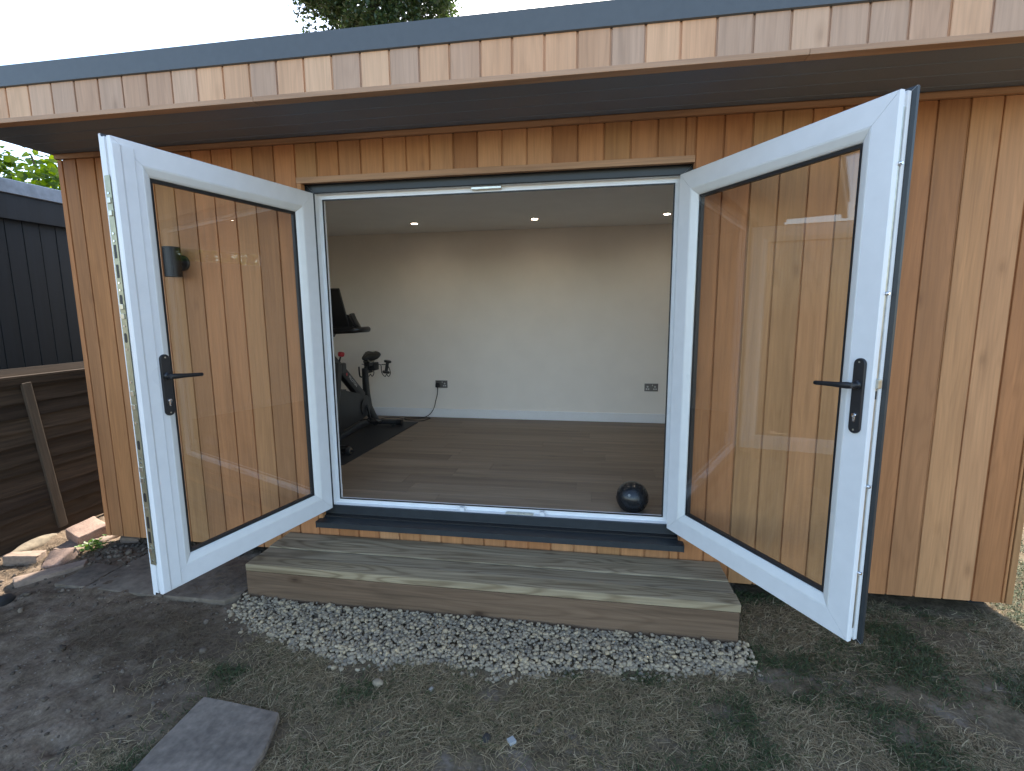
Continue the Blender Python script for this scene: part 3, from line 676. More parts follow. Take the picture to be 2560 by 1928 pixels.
bput(MB().lathe((BX, 1.33, .345), (1, 0, 0), [(.02, -.035), (.2, -.035), (.235, -.028), (.24, 0), (.235, .028), (.2, .035), (.02, .035)], 40), 'flywheel', M_bikegry)
bput(MB().prism([(1.24, .52), (1.30, .56), (1.42, .55), (1.9, .42), (1.99, .36), (1.98, .28), (1.9, .22), (1.78, .20), (1.42, .18), (1.28, .2), (1.2, .3), (1.19, .42)], BX+.043, BX+.075, 'yz'), 'belt_guard', M_bikeblk)
bput(MB().lathe((BX+.078, 1.83, .315), (1, 0, 0), [(0, .0), (.085, 0), (.088, .006), (.02, .012), (.02, .03), (0, .03)], 32), 'chainring_cover', M_bikegry)
for s, (dy, dz) in ((1, (.05, -.165)), (-1, (-.05, .165))):
    ca = bput(beam([(BX+s*.105, 1.83, .315), (BX+s*.11, 1.83+dy, .315+dz)], .008, .014), 'crank_arm', M_bikeblk)
    pd = MB().box((BX+s*.115, 1.83+dy-.045, .315+dz-.012), (BX+s*.21, 1.83+dy+.045, .315+dz+.012), bev=.005).tube(smooth_path([(BX+s*.115, 1.79+dy, .32+dz), (BX+s*.12, 1.72+dy, .36+dz), (BX+s*.165, 1.70+dy, .375+dz), (BX+s*.205, 1.72+dy, .36+dz), (BX+s*.21, 1.79+dy, .32+dz)], 5), .008, 8).build('pedal', M_bikeblk, None, smooth=True)
    pd.parent = ca
bput(beam([(BX, 1.36, .80), (BX, 1.33, .95), (BX, 1.315, 1.07)], .034, [.05, .034, .03]), 'handlebar_post', M_bikeblk)
bput(beam([(BX, 1.30, 1.065), (BX, 1.32, 1.085), (BX, 1.36, 1.105)], .08, .022), 'handlebar_clamp', M_bikegry)
hb = smooth_path([(BX+.345, 1.42, 1.118), (BX+.35, 1.34, 1.118), (BX+.33, 1.27, 1.118), (BX+.25, 1.24, 1.113), (BX, 1.25, 1.105), (BX-.25, 1.24, 1.113), (BX-.33, 1.27, 1.118), (BX-.35, 1.34, 1.118), (BX-.345, 1.42, 1.118)], 6)
bput(MB().tube(hb, .026, 12), 'handlebar', M_bikeblk)
for s in (1, -1):
    g_ = smooth_path([(BX+s*.33, 1.28, 1.12), (BX+s*.30, 1.3, 1.155), (BX+s*.265, 1.32, 1.2), (BX+s*.235, 1.34, 1.25)], 6)
    bput(MB().tube(g_, .028, 12), 'bar_horn', M_bikeblk)
bput(MB().prism([(BX-.3, 1.09), (BX+.3, 1.09), (BX+.335, 1.105), (BX+.335, 1.125), (BX+.28, 1.15), (BX-.28, 1.15), (BX-.335, 1.125), (BX-.335, 1.105)], 1.245, 1.31, 'xz'), 'phone_tray', M_bikeblk)
for s in (1, -1): bput(MB().prism([(BX+s*.15, 1.145), (BX+s*.345, 1.095), (BX+s*.352, 1.118), (BX+s*.34, 1.135), (BX+s*.285, 1.165), (BX+s*.245, 1.245), (BX+s*.225, 1.252), (BX+s*.2, 1.24)], 1.262, 1.33, 'xz'), 'bar_shroud', M_bikeblk)
sc = MB().box((-.245, -.014, 0), (.245, .014, .37), bev=.009)
so_ = sc.build('screen', M_bikeblk, None, smooth=True); so_.parent = bk; so_.location = Vector((BX, 1.27, 1.135))-BP; so_.rotation_euler = (R(24), 0, 0)
sg = MB().box((-.235, .0142, .012), (.235, .0155, .358)).build('display_glass', M_bikegry, so_)
bput(beam([(BX, 1.27, 1.08), (BX, 1.235, 1.2), (BX, 1.2, 1.29)], .05, .018), 'screen_bracket', M_bikegry)
bput(MB().tube([(BX+.02, 1.455, .80), (BX+.045, 1.45, .862)], .008, 10), 'resistance_stem', M_bikeblk)
bput(MB().lathe((BX+.05, 1.448, .862), (.15, 0, 1), [(0, 0), (.02, .001), (.029, .008), (.031, .024), (.029, .038), (.02, .045), (0, .046)], 24), 'resistance_knob', M_red)
bput(MB().box((BX-.045, 1.40, .71), (BX+.06, 1.53, .80), bev=.018), 'resistance_housing', M_bikeblk)
# saddle
bm = bmesh.new(); bmesh.ops.create_uvsphere(bm, u_segments=28, v_segments=18, radius=1)
for v in bm.verts:
    x, y, z = v.co; t = (y+1)/2
    wd = .03+.085*max(0, min(1, (t-.25)/.6))**1.2
    nx_ = x*wd; hz = .034+.016*t; cr = -.012*math.exp(-(x/.3)**2)*(1 if z > 0 else 0)
    v.co = Vector((nx_*1.1, y*.15, z*hz*1.12+.012*t+cr+(.012 if t > .75 else 0)))
me = bpy.data.meshes.new('saddle'); bm.to_mesh(me); bm.free(); me.polygons.foreach_set('use_smooth', [True]*len(me.polygons))
sa = link('saddle', me, M_bikeblk); sa.parent = bk; sa.location = Vector((BX+.055, 2.02, .805))-BP; sa.rotation_euler = (0, 0, R(0))
bput(MB().tube(smooth_path([(BX+.04, 1.93, .785), (BX+.04, 2.0, .755), (BX+.04, 2.08, .765)], 4), .006, 8).tube(smooth_path([(BX+.085, 1.93, .785), (BX+.085, 2.0, .755), (BX+.085, 2.08, .765)], 4), .006, 8), 'saddle_rails', M_steel)
bput(MB().box((BX+.02, 1.96, .715), (BX+.085, 2.09, .757), bev=.01), 'saddle_clamp', M_bikeblk)
bput(beam([(BX+.03, 2.03, .74), (BX+.012, 2.025, .66), (BX+.005, 2.025, .58)], .022, .028), 'seat_post', M_bikeblk)
bput(MB().box((BX+.01, 2.05, .66), (BX+.10, 2.16, .745), bev=.01), 'weight_cradle', M_bikeblk)
bput(MB().tube(smooth_path([(BX-.005, 1.98, .60), (BX-.03, 1.975, .605), (BX-.035, 1.97, .64), (BX-.035, 1.965, .71)], 4), .008, 8), 'adjust_lever', M_bikeblk)
for s in (1, -1):
    bx_ = BX+.055+s*.095
    w_ = smooth_path([(bx_-.035, 2.12, .72), (bx_-.045, 2.2, .70), (bx_-.05, 2.22, .62), (bx_-.02, 2.235, .575), (bx_-.0, 2.235, .60), (bx_+.02, 2.235, .575), (bx_+.05, 2.22, .62), (bx_+.03, 2.2, .70), (bx_-.0, 2.12, .72)], 5)
    bput(MB().tube(w_, .0045, 7), 'wire_holder', M_bikeblk)
    du = empty('dumbbell', (bx_, 2.215, .615)); tag(du, 'small black dumbbell in the %s holder behind the bike saddle' % ('right' if s > 0 else 'left'), 'dumbbell', 'dumbbells on the bike')
    t = Vector((.2*s, .02, 1)).normalized()
    MB().tube([t*.0, t*.13], .017, 14).build('grip', M_bikegry, du, smooth=True)
    for h in (0.0, .118): MB().lathe(t*h, t, [(0, 0), (.035, 0), (.04, .005), (.04, .018), (.035, .023), (0, .023)], 22).build('weight_head', M_bikeblk, du, smooth=True)
# lettering on the beam
cu = bpy.data.curves.new('lettering', 'FONT'); cu.body = 'PELOTON'; cu.size = .042; cu.extrude = .0004; cu.align_x = 'LEFT'
tmp = bpy.data.objects.new('tmp', cu); C.objects.link(tmp); dg = bpy.context.evaluated_depsgraph_get()
tm = bpy.data.meshes.new_from_object(tmp.evaluated_get(dg)); bpy.data.objects.remove(tmp)
tm.materials.clear(); tm.materials.append(M_insert)
lt = link('lettering', tm, None); lt.parent = bk
d1 = Vector((0, .20, -.16)).normalized(); up_ = Vector((0, .16, .20)).normalized(); nn_ = d1.cross(up_)
mt = Matrix((d1, up_, nn_)).transposed().to_4x4(); mt.translation = Vector((BX+.0375, 1.60, .645))-BP
lt.matrix_local = mt
bput(MB().tube([(BX+.037, 1.565, .682), (BX+.0378, 1.565, .682)], .014, 16), 'emblem', M_red)

# ------------------------------------------------------------------ lap panel fence
fe = empty('lap_panel_fence', (-3.66, .9, -.37)); tag(fe, 'brown overlapping-board garden fence with leaning batten at left edge', 'fence')
FP = Vector(fe.location)
def fput(m, name, mat, loc=(0, 0, 0), rot=(0, 0, 0)):
    o = m.build(name, mat, None, loc); o.rotation_euler = rot; o.parent = fe; o.matrix_parent_inverse = Matrix.Translation(-FP); return o
FY0, FY1 = -1.5, 3.2
z = -.37; k = 0
while z < .80:
    h = random.uniform(.115, .135); q = MB(); n = 40
    yv = np.linspace(FY0, FY1, n); e = np.cumsum(rng.normal(0, .0035, n)); e -= np.linspace(e[0], e[-1], n)
    vs = []; fs = []
    for yk, ek in zip(yv, e):
        for xx, zz in ((-.004, h+.02), (.004, h+.02), (.034, ek+.0), (.016, ek)): vs.append((xx, yk-FY0, zz))
    for i in range(n-1):
        for j in range(4): fs.append((i*4+j, i*4+(j+1) % 4, (i+1)*4+(j+1) % 4, (i+1)*4+j))
    fs += [(0, 1, 2, 3), tuple((n-1)*4+j for j in range(4))]
    q.add(vs, fs); fput(q, 'lap_board', M_fence, (-3.645+random.uniform(-.003, .003), FY0, z), (random.uniform(-.004, .004), 0, 0)); z += h-.018; k += 1
fput(MB().box((0, 0, 0), (.05, FY1-FY0, .02), bev=.003), 'top_rail', M_fence, (-3.645, FY0, .827))
fput(MB().box((.0, 0, 0), (.02, FY1-FY0, .045), bev=.003), 'top_rail', M_fence, (-3.618, FY0, .782))
fput(MB().box((0, -.03, 0), (.022, .03, 1.13), bev=.003), 'batten', M_batten, (-3.612, .12, -.33), (R(5.6), 0, 0))
for yb in (-1.0, 1.35, 2.6): fput(MB().box((0, -.022, 0), (.022, .022, 1.1), bev=.003), 'batten', M_batten, (-3.612, yb, -.33), (R(1), 0, 0))

# ------------------------------------------------------------------ neighbour's dark shed
sh = empty('dark_shed', (-4.9, 1.6, -.38)); tag(sh, 'neighbouring black timber shed with grey felt edge, behind the fence', 'shed')
SH = Vector(sh.location)
def shput(m, name, mat, loc=(0, 0, 0)):
    o = m.build(name, mat, None, loc); o.parent = sh; o.matrix_parent_inverse = Matrix.Translation(-SH); return o
yb = -1.2; wm = board_mesh('shed_board', .128, 2.42, gap=.0025, th=.018, rec=.007); wm.materials.append(M_dark)
while yb < 4.2:
    o = bpy.data.objects.new('shed_board', wm); C.objects.link(o); o.parent = sh; o.matrix_parent_inverse = Matrix.Translation(-SH)
    o.location = (-4.2+random.uniform(-.0015, .0015), yb, -.4); o.rotation_euler = (0, 0, R(90)); yb += .128
shput(MB().box((-5.6, -1.2, -.4), (-4.222, 4.2, 2.25)), 'shed_body', M_membrane)
shput(MB().box((-4.197, -1.25, 2.02), (-4.155, 4.25, 2.215), bev=.003), 'fascia_board', M_dark)
shput(MB().prism([(-4.145, 2.215), (-4.135, 2.218), (-4.135, 2.318), (-4.16, 2.328), (-5.7, 2.42), (-5.7, 2.40), (-4.16, 2.3), (-4.16, 2.2155)], -1.3, 4.3, 'xz'), 'roof_felt', M_lead)

# ------------------------------------------------------------------ loose slabs, bricks, stones
def rough_block(poly, z0, z1, name, mat, label, cat, tilt=(0, 0), group=None, seed=1, jit=.004, sub=3):
    """polygon outline in plan, extruded, edges worn"""
    rr = random.Random(seed); cx = sum(p[0] for p in poly)/len(poly); cy = sum(p[1] for p in poly)/len(poly)
    bm = bmesh.new(); vs = [bm.verts.new((p[0]-cx, p[1]-cy, 0)) for p in poly]; f = bm.faces.new(vs)
    r_ = bmesh.ops.extrude_face_region(bm, geom=[f]); bmesh.ops.translate(bm, verts=[v for v in r_['geom'] if isinstance(v, bmesh.types.BMVert)], vec=(0, 0, z1-z0))
    bmesh.ops.recalc_face_normals(bm, faces=bm.faces)
    bmesh.ops.bevel(bm, geom=bm.edges[:], offset=min(.006, (z1-z0)*.2), segments=2, affect='EDGES', profile=.5)
    bmesh.ops.triangulate(bm, faces=bm.faces[:]); bmesh.ops.subdivide_edges(bm, edges=[e for e in bm.edges if e.calc_length() > .04], cuts=sub)
    for v in bm.verts: v.co += Vector((rr.gauss(0, jit), rr.gauss(0, jit), rr.gauss(0, jit*.5)))*.35
    me = bpy.data.meshes.new(name); bm.to_mesh(me); bm.free()
    me.polygons.foreach_set('use_smooth', [True]*len(me.polygons)); me.set_sharp_from_angle(angle=R(40))
    o = link(name, me, mat, None, (cx, cy, z0)); o.rotation_euler = (tilt[0], tilt[1], 0); tag(o, label, cat, group); return o
rough_block([(-1.228, -1.222), (-.855, -1.252), (-.80, -1.42), (-.775, -1.72), (-1.2, -1.73), (-1.222, -1.5)], -.39, -.348, 'paving_slab', M_slab, 'pale grey paving slab at the bottom edge, set into the grass', 'slab', seed=4)
rough_block([(-2.839, -.556), (-2.835, -.29), (-2.63, -.31), (-2.617, -.563)], -.395, -.352, 'paving_slab', M_slabd, 'small soiled paving slab left of the open left door, at the soil edge', 'slab', seed=5)
rough_block([(-2.608, -.562), (-2.622, -.30), (-2.60, -.12), (-2.12, -.12), (-2.07, -.575)], -.395, -.353, 'paving_slab', M_slabd, 'large soiled paving slab under the bottom corner of the left door', 'slab', seed=6)
rough_block([(-2.055, -.575), (-2.09, -.13), (-1.64, -.13), (-1.61, -.50), (-1.66, -.57)], -.395, -.345, 'paving_slab', M_slabd, 'chipped soiled paving slab touching the left end of the timber step', 'slab', seed=7)
rough_block([(-3.38, -.04), (-3.375, .17), (-3.17, .10), (-3.185, -.11)], -.35, -.27, 'concrete_block', M_brick2, 'thick pinkish concrete block lying sunlit beside the fence batten', 'block', (R(4), R(5)), seed=8)
rough_block([(-3.34, .0), (-3.36, .34), (-3.11, .30), (-3.10, -.02)], -.40, -.345, 'concrete_block', M_brick, 'flat pale slab piece beneath the pinkish block, by the building corner', 'block', (0, R(3)), seed=9)
rough_block([(-3.31, -.19), (-3.34, .0), (-3.13, .0), (-3.10, -.19)], -.40, -.342, 'brick', M_brick, 'flat sunlit buff brick next to the small green weed', 'brick', (R(2), R(2)), 'loose bricks', seed=10)
rough_block([(-3.43, -.41), (-3.45, -.34), (-3.27, -.26), (-3.24, -.35)], -.375, -.305, 'brick', M_brick, 'long pale brick nearest the left edge of the picture, below the rough stone', 'brick', (R(-3), R(3)), 'loose bricks', seed=11)
rough_block([(-3.15, -.385), (-3.24, -.22), (-3.06, -.2), (-3.03, -.36)], -.385, -.325, 'brick', M_brick2, 'reddish brick tipped up on edge in the middle of the rubble', 'brick', (R(20), R(-8)), 'loose bricks', seed=12)
rough_block([(-3.14, -.56), (-3.06, -.61), (-2.87, -.35), (-2.93, -.27)], -.40, -.34, 'edging_stone', M_brick, 'long narrow edging stone half in shadow left of the dark slabs', 'stone', (0, R(2)), seed=13)
rough_block([(-2.99, .02), (-3.02, .08), (-2.88, .12), (-2.86, .05)], -.40, -.33, 'brick', M_brick, 'broken brick end tucked under the left corner of the cladding', 'brick', (R(12), R(10)), 'loose bricks', seed=14)
def rock(name, c, s, mat, label, cat, seed, rz=0, sub=3, amp=.22):
    rr = np.random.default_rng(seed); bm = bmesh.new(); bmesh.ops.create_icosphere(bm, subdivisions=sub, radius=1)
    ph = rr.uniform(0, 6, (6, 3)); dr = rr.normal(0, 1, (6, 3))*1.6
    for v in bm.verts:
        n = sum(math.sin(v.co.dot(Vector(dr[i]))*(1+i*.5)+ph[i][0])/(1+i*.6) for i in range(6)); v.co *= 1+amp*n*.4
        v.co = Vector((v.co.x*s[0], v.co.y*s[1], v.co.z*s[2]))
    me = bpy.data.meshes.new(name); bm.to_mesh(me); bm.free(); me.polygons.foreach_set('use_smooth', [True]*len(me.polygons))
    o = link(name, me, mat, None, c, rz); tag(o, label, cat); return o
rock('rough_stone', (-3.55, -.13, -.362), (.045, .18, .042), M_stone, 'long rough mossy stone lying against the foot of the fence', 'stone', 21, R(8))
rock('dark_stone', (-2.975, -.735, -.37), (.045, .06, .03), plain('dark_lump', (.022, .02, .019), .8, noise=.3), 'dark lump on the soil at the left edge of the picture', 'stone', 22)
rock('loose_pebble', (.006, -1.216, -.378), (.016, .02, .012), plain('dark_pebble', (.035, .03, .026), .8), 'dark pebble in the dry grass left of the white chip', 'pebble', 24)
rock('loose_pebble', (-.54, -1.0, -.377), (.024, .018, .014), plain('tan_pebble', (.28, .215, .14), .8, noise=.2), 'tan pebble on the grass just in front of the gravel', 'pebble', 25)
rock('loose_pebble', (-.29, -1.0, -.378), (.012, .014, .008), plain('pale_pebble', (.26, .235, .2), .8, noise=.2), 'small pale pebble off the gravel edge in the dry grass', 'pebble', 26)
ch = MB().box((-.014, -.014, 0), (.014, .014, .012), bev=.0015).build('white_chip', plain('white_chip', (.36, .36, .35), .5), None, (.106, -1.219, float(gz(.106, -1.219))+.006), R(40)); tag(ch, 'small pale square chip lying in the dry grass, bottom centre', 'chip')

# ------------------------------------------------------------------ scattered geometry (stuff)
def ico(sub):
    bm = bmesh.new(); bmesh.ops.create_icosphere(bm, subdivisions=sub, radius=1)
    V = np.array([v.co[:] for v in bm.verts]); F = np.array([[v.index for v in f.verts] for f in bm.faces]); bm.free(); return V, F
def scatter_lumps(name, P, S, mat, tone, label, cat, flat=(.5, .8), sub=2, amp=.16, seed=1, smooth=True):
    r = np.random.default_rng(seed); V0, F0 = ico(sub); n = len(P); shapes = []
    for k in range(16):
        V = V0.copy(); d = r.normal(0, 1, (5, 3))*1.4; ph = r.uniform(0, 6, 5)
        V *= (1+amp*sum(np.sin(V@d[i]*(1+.4*i)+ph[i])/(1+.5*i) for i in range(5)))[:, None]
        V *= np.array([1, r.uniform(.62, .95), r.uniform(*flat)]); shapes.append(V)
    k = r.integers(0, 16, n); VV = np.stack([shapes[i] for i in k])*S[:, None, None]
    a = r.uniform(0, 2*np.pi, n); tx = r.normal(0, .35, n); ca, sa_ = np.cos(a), np.sin(a)
    x = VV[..., 0]; y_ = VV[..., 1]*np.cos(tx)[:, None]-VV[..., 2]*np.sin(tx)[:, None]; z_ = VV[..., 1]*np.sin(tx)[:, None]+VV[..., 2]*np.cos(tx)[:, None]
    VV = np.stack([x*ca[:, None]-y_*sa_[:, None], x*sa_[:, None]+y_*ca[:, None], z_], -1)+P[:, None, :]
    F = (F0[None]+(np.arange(n)*len(V0))[:, None, None]).reshape(-1, 3)
    o = link(name, npmesh(name, VV.reshape(-1, 3), F, mat, np.repeat(tone, len(V0)), smooth), None); tag(o, label, cat, kind='stuff'); return o
# gravel: front limit of the spread along x
gxp = np.array([-1.60, -1.5, -1.405, -1.171, -.959, -.769, -.54, -.315, -.158, .045, .227, .372, .52, .631, .887, 1.02, 1.14])
gyp = .02+np.array([-.66, -.70, -.745, -.815, -.87, -.92, -.885, -.845, -.885, -.875, -.845, -.79, -.785, -.765, -.735, -.71, -.66])
r = rng; n = 12000; px = r.uniform(-1.6, 1.17, n); py = r.uniform(-1.0, -.44, n)
lim = np.interp(px, gxp, gyp)+(vnoise(px, py, 14, 2)-.5)*.06
keep = ((py > lim)) | ((py > lim-.05) & (r.random(n) < .12)); keep &= ~((py > SYF-.004) & (px < SX1+.002) & (px > SX0-.002)); keep &= (px < 1.12) | (py < -.46)
px, py = px[keep], py[keep]; S = r.uniform(.0065, .013, len(px))*np.where(r.random(len(px)) < .12, 1.35, 1)
ins = np.clip((py-np.interp(px, gxp, gyp))/.08, 0, 1)
pz = gz(px, py)+.002+ins*r.uniform(0, .022, len(px))
scatter_lumps('gravel', np.stack([px, py, pz], 1), S, M_pebble, np.clip(r.beta(2, 2.4, len(px)), 0, 1), 'grey and tan pebble gravel spread along the foot of the step', 'gravel', seed=5)
# soil clods
n = 5200; px = r.uniform(-3.55, -1.35, n); py = r.uniform(-1.75, .25, n)
near = np.exp(-(((px+2.75)/.28)**2+((py+.12)/.17)**2)); keep = (r.random(n) < .22+near*1.2) & ~((px > -2.83) & (px < -1.6) & (py > -.57) & (py < -.3) & (r.random(n) < .9))
px, py, near = px[keep], py[keep], near[keep]; S = r.gamma(2, .0022, len(px))+.0015+near*r.uniform(0, .016, len(px))
scatter_lumps('soil_crumbs', np.stack([px, py, gz(px, py)+S*.25], 1), S, M_clod, r.random(len(px)), 'loose crumbs and clods of soil left of the step', 'soil', seed=6, amp=.28)
# strands: grass, straw, roots
def strands(name, P, ang, ln, lift, curl, wid, tone, mat, label, cat, seg=4):
    n = len(P); t = np.linspace(0, 1, seg+1)
    hx, hy = np.cos(ang), np.sin(ang); vs = np.zeros((n, seg+1, 2, 3)); cx = np.zeros(n); cy = np.zeros(n); cz_ = np.zeros(n); a = ang.copy()
    for k in range(seg+1):
        w_ = wid*(1-.75*t[k]); sxn, syn = -np.sin(a), np.cos(a)
        for j, s in enumerate((-.5, .5)):
            vs[:, k, j, 0] = P[:, 0]+cx+sxn*w_*s; vs[:, k, j, 1] = P[:, 1]+cy+syn*w_*s; vs[:, k, j, 2] = P[:, 2]+cz_+(j*.3*w_)
        st = ln/seg; el = lift*(1-1.5*t[k]); cx += np.cos(a)*np.cos(el)*st; cy += np.sin(a)*np.cos(el)*st; cz_ = np.maximum(cz_+np.sin(el)*st, .0006); a = a+curl/seg
    q = np.array([[2*k, 2*k+1, 2*k+3, 2*k+2] for k in range(seg)]); F = (q[None]+(np.arange(n)*(seg+1)*2)[:, None, None]).reshape(-1, 4)
    o = link(name, npmesh(name, vs.reshape(-1, 3), F, mat, np.repeat(tone, (seg+1)*2)), None); tag(o, label, cat, kind='stuff'); return o
def lawnmask(px, py):
    edge = -1.38+(vnoise(px, py, 5, 8)-.5)*.35
    edge = np.where(py > -1.0, -1.2+(vnoise(px, py, 6, 4)-.5)*.25, edge)
    m = 1/(1+np.exp(-(px-edge)*22))
    lim = np.interp(px, gxp, gyp, left=-.45, right=-.1); m = np.where((px > -1.62) & (px < 1.16), m*(py < lim-.012), m)
    slab = (px > -1.23) & (px < -.79) & (py < -1.235); m = np.where(slab, 0, m)
    bare = np.exp(-(((px-1.95)/.42)**2+((py+.80+.35*(px-1.95))/.10)**2))
    m = m*(1-.9*np.clip(bare*1.5, 0, 1)); m = np.where((py > -.015) & (px < 2.60), m*(py < .03), m)
    return m
n = 190000; px = r.uniform(-1.75, 3.6, n); py = r.uniform(-1.85, .02, n)
ex = np.concatenate([r.uniform(2.6, 5.5, 14000), r.uniform(2.6, 3.5, 26000)]), np.concatenate([r.uniform(0, 3.2, 14000), r.uniform(-.3, 2.4, 26000)]); px = np.concatenate([px, ex[0]]); py = np.concatenate([py, ex[1]]); n = len(px)
gr_ = fbm(px, py, 3.1, 12); gr_ += .48*np.exp(-((px+1.27)/.09)**2)*(py < -1.0)+.16*np.exp(-(((px+.75)/.4)**2+((py+1.1)/.14)**2))+.1*(px > 1.0)+.5*(px > 2.62)*(py > -.3)
bald = fbm(px, py, 4.3, 30)
keep = r.random(n) < lawnmask(px, py)*np.clip((bald-.28)*5, .12, 1); px, py, gr_ = px[keep], py[keep], gr_[keep]; n = len(px)
green = r.random(n) < np.clip((gr_-.565)*4.6, .025, .88)
tone = np.where(green, r.uniform(.0, .42, n), np.clip(r.normal(.72, .19, n), .42, 1))
ln = np.where(green, r.uniform(.02, .05, n), r.uniform(.025, .075, n)); lift = np.where(green, r.uniform(.35, 1.15, n), r.uniform(.05, .55, n))
strands('lawn_grass', np.stack([px, py, gz(px, py)+.001], 1), r.uniform(0, 2*np.pi, n), ln, lift, r.normal(0, 1.1, n), np.where(green, .0034, .0028)*r.uniform(.6, 1.4, n), tone, M_grass, 'sparse dry lawn with straw-coloured and dark green blades', 'grass')
n = 2600; c = r.integers(0, 5, n); cxs = np.array([-1.95, -1.72, -1.55, -1.85, -2.15])[c]; cys = np.array([-.98, -.80, -.86, -.72, -.85])[c]
px = cxs+r.normal(0, .13, n); py = cys+r.normal(0, .085, n)
e1, e2 = r.uniform(-1.95, -1.55, 500), r.uniform(-.55, -.1, 500); px = np.concatenate([px, e1, r.uniform(-3.4, -1.4, 500), r.normal(-3.3, .1, 700)]); py = np.concatenate([py, e2, r.uniform(-1.7, -.6, 500), r.normal(-.25, .14, 700)]); n = len(px)
zo = np.where((px > -2.83) & (px < -1.62) & (py > -.57) & (py < -.13), -.346, gz(px, py)+.002)
strands('dry_roots', np.stack([px, py, zo], 1), r.uniform(0, 2*np.pi, n), r.uniform(.03, .13, n), r.uniform(0, .45, n), r.normal(0, 1.6, n), r.uniform(.001, .0026, n), r.beta(2, 2, n), M_straw, 'tangled dry roots and straw on the bare soil', 'roots', 6)

# ------------------------------------------------------------------ leaves
def leaves(P, nrm, size, tone, shape, r):
    """many small leaf faces; shape (k,3) outline with fold"""
    n = len(P); nrm = nrm/np.linalg.norm(nrm, axis=1, keepdims=True)
    a = r.normal(0, 1, (n, 3)); u = np.cross(nrm, a); u /= np.linalg.norm(u, axis=1, keepdims=True); v = np.cross(nrm, u)
    V = P[:, None]+size[:, None, None]*(u[:, None]*shape[None, :, 0:1]+v[:, None]*shape[None, :, 1:2]+nrm[:, None]*shape[None, :, 2:3])
    return V.reshape(-1, 3), np.repeat(tone, len(shape))
leafA = np.array([(0, -.5, 0), (.30, -.34, .07), (.44, .02, .12), (.24, .34, .06), (0, .55, -.05), (-.24, .34, .06), (-.44, .02, .12), (-.30, -.34, .07)])
qA = np.array([[0, 1, 2, 3], [0, 3, 4, 4], [0, 4, 5, 5], [0, 5, 6, 7]])
FA = np.array([[0, 1, 2], [0, 2, 3], [0, 3, 4], [0, 4, 5], [0, 5, 6], [0, 6, 7]])
leafB = np.array([(0, -.5, 0), (.28, 0, .06), (0, .5, 0), (-.28, 0, .06)]); FB = np.array([[0, 1, 2], [0, 2, 3]])
def leafobj(name, P, nrm, size, tone, shape, F0, mat, parent, off, r):
    V, T = leaves(P, nrm, size, tone, shape, r); n = len(P); F = (F0[None]+(np.arange(n)*len(shape))[:, None, None]).reshape(-1, 3)
    o = link(name, npmesh(name, V-np.array(off), F, mat, T), None, parent); return o
# big-leaved shrub behind the shed
shr = empty('leafy_shrub', (-6.1, 2.6, -.38)); tag(shr, 'sunlit yellow-green leafy shrub above the black shed, left edge', 'shrub')
off = shr.location; st = MB(); ends = []
for k in range(26):
    a = random.uniform(0, 6.28); rr_ = random.uniform(.25, 1.25); zt = random.uniform(2.2, 3.25); e = Vector((math.cos(a)*rr_, math.sin(a)*rr_*1.25, zt+.38)); m_ = Vector((e.x*.35, e.y*.35, e.z*.6)); ends.append((m_, e))
    st.tube(smooth_path([(e.x*.05, e.y*.05, 0), tuple(m_), tuple(e)], 4), [.035-.0031*i for i in range(9)], 6)
st.build('stems', M_trunk, shr, smooth=True)
r2 = np.random.default_rng(31); cl = r2.normal(0, 1, (520, 3)); cl /= np.linalg.norm(cl, axis=1, keepdims=True); cl *= (r2.uniform(.45, 1, 520)**.4)[:, None]
cl = cl*np.array([1.35, 1.75, 1.05])+np.array([0, 0, 2.45]); n = 9500
P = cl[r2.integers(0, 520, n)]+r2.normal(0, .085, (n, 3)); nr = r2.normal(0, .55, (n, 3))+np.array([.3, -.35, .75])
tone = np.clip(r2.beta(1.6, 2.0, n)+.12*(P[:, 2]-2.6), 0, 1)
leafobj('foliage', P, nr, r2.uniform(.05, .105, n), tone, leafA, FA, M_leaf_shrub, shr, (0, 0, 0), r2)
s2 = shr.copy(); C.objects.link(s2); s2.location = (5.9, 3.3, -.38); s2.rotation_euler = (0, 0, R(130)); s2['label'] = 'leafy shrub seen only in the left door glass, beyond the slot window'
for c_ in list(shr.children): k_ = c_.copy(); C.objects.link(k_); k_.parent = s2
shr['group'] = s2['group'] = 'garden shrubs'
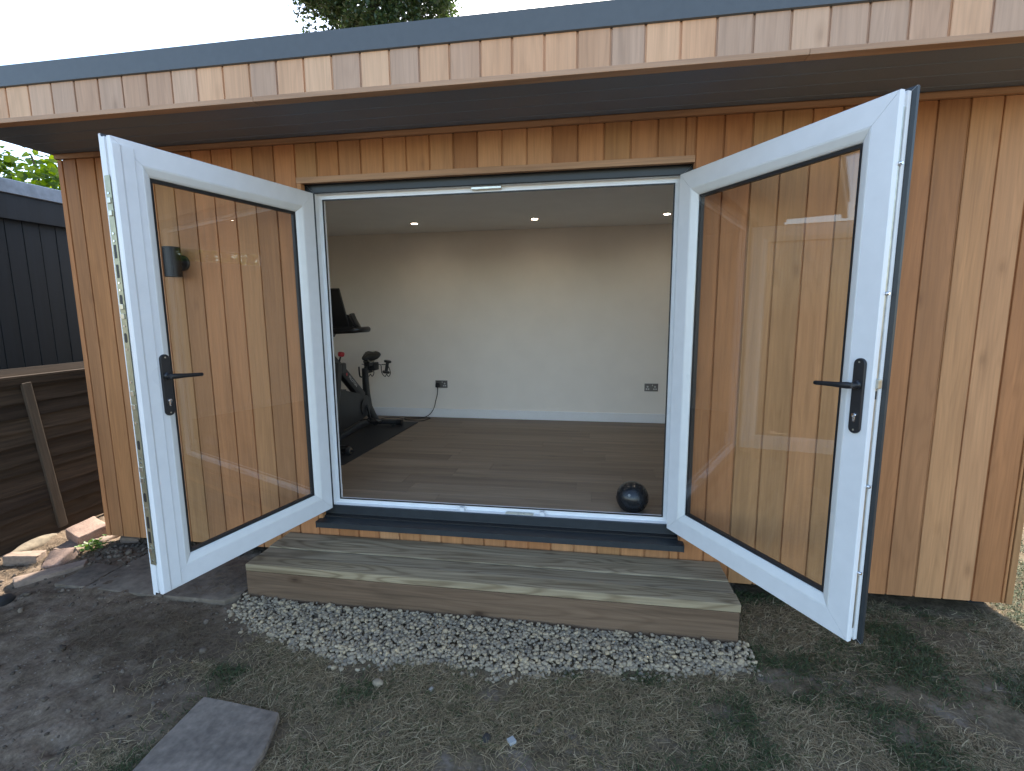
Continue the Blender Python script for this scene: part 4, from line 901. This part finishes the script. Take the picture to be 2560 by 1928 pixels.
# tree behind the roof
tr_ = empty('broadleaf_tree', (-5.6, 11, -.38)); tag(tr_, 'tall dark broadleaf tree rising behind the roof', 'tree')
tb = MB(); tb.tube(smooth_path([(0, 0, 0), (.05, 0, 3), (-.05, .05, 6), (0, 0, 9), (.05, 0, 12.5)], 4), [.24-.0125*i for i in range(17)], 10)
limbs = []
for k in range(26):
    z0 = random.uniform(6.5, 11.5); a = random.uniform(0, 6.28); l_ = random.uniform(.9, 1.6)*(1 if z0 < 11 else .6); e = Vector((math.cos(a)*l_, math.sin(a)*l_, z0+random.uniform(.5, 1.5)))
    tb.tube(smooth_path([(0, 0, z0), (e.x*.5, e.y*.5, z0+.25), tuple(e)], 4), [.06-.006*i for i in range(9)], 6); limbs.append(e)
tb.build('trunk', M_trunk, tr_, smooth=True)
r3 = np.random.default_rng(41); nc = 420; cl = r3.normal(0, 1, (nc, 3)); cl /= np.linalg.norm(cl, axis=1, keepdims=True); cl *= (r3.uniform(.15, 1, nc)**.45)[:, None]
cl = cl*np.array([2.3, 2.2, 3.1])*(1+.10*np.sin(cl[:, 2:3]*9+cl[:, 0:1]*5))+np.array([0, 0, 11.0]); n = 52000
ci = r3.integers(0, nc, n); P = cl[ci]+r3.normal(0, .15, (n, 3))*np.array([1, 1, .8]); nr = r3.normal(0, .6, (n, 3))+np.array([0, -.1, .7])
leafobj('crown', P, nr, r3.uniform(.08, .16, n), np.clip(r3.normal(.4, .25, n)+.1*r3.normal(0, 1, nc)[ci], 0, 1), leafB, FB, M_leaf_tree, tr_, (0, 0, 0), r3)
# small weed by the bricks
we = empty('small_weed', (-3.05, -.13, -.36)); tag(we, 'small bright green weed among the sunlit bricks', 'weed')
r4 = np.random.default_rng(51); n = 46; P = r4.normal(0, 1, (n, 3))*np.array([.036, .036, .014])+np.array([0, 0, .035]); 
ws = MB()
for q in P[::3]: ws.tube([(0, 0, -.02), (q[0]*.5, q[1]*.5, q[2]*.7), tuple(q)], [.0022, .0018, .001], 5)
ws.build('stalks', M_leaf_weed, we)
leafobj('weed_leaves', P, r4.normal(0, .4, (n, 3))+np.array([.1, -.1, 1]), r4.uniform(.02, .038, n), r4.random(n), leafA, FA, M_leaf_weed, we, (0, 0, 0), r4)
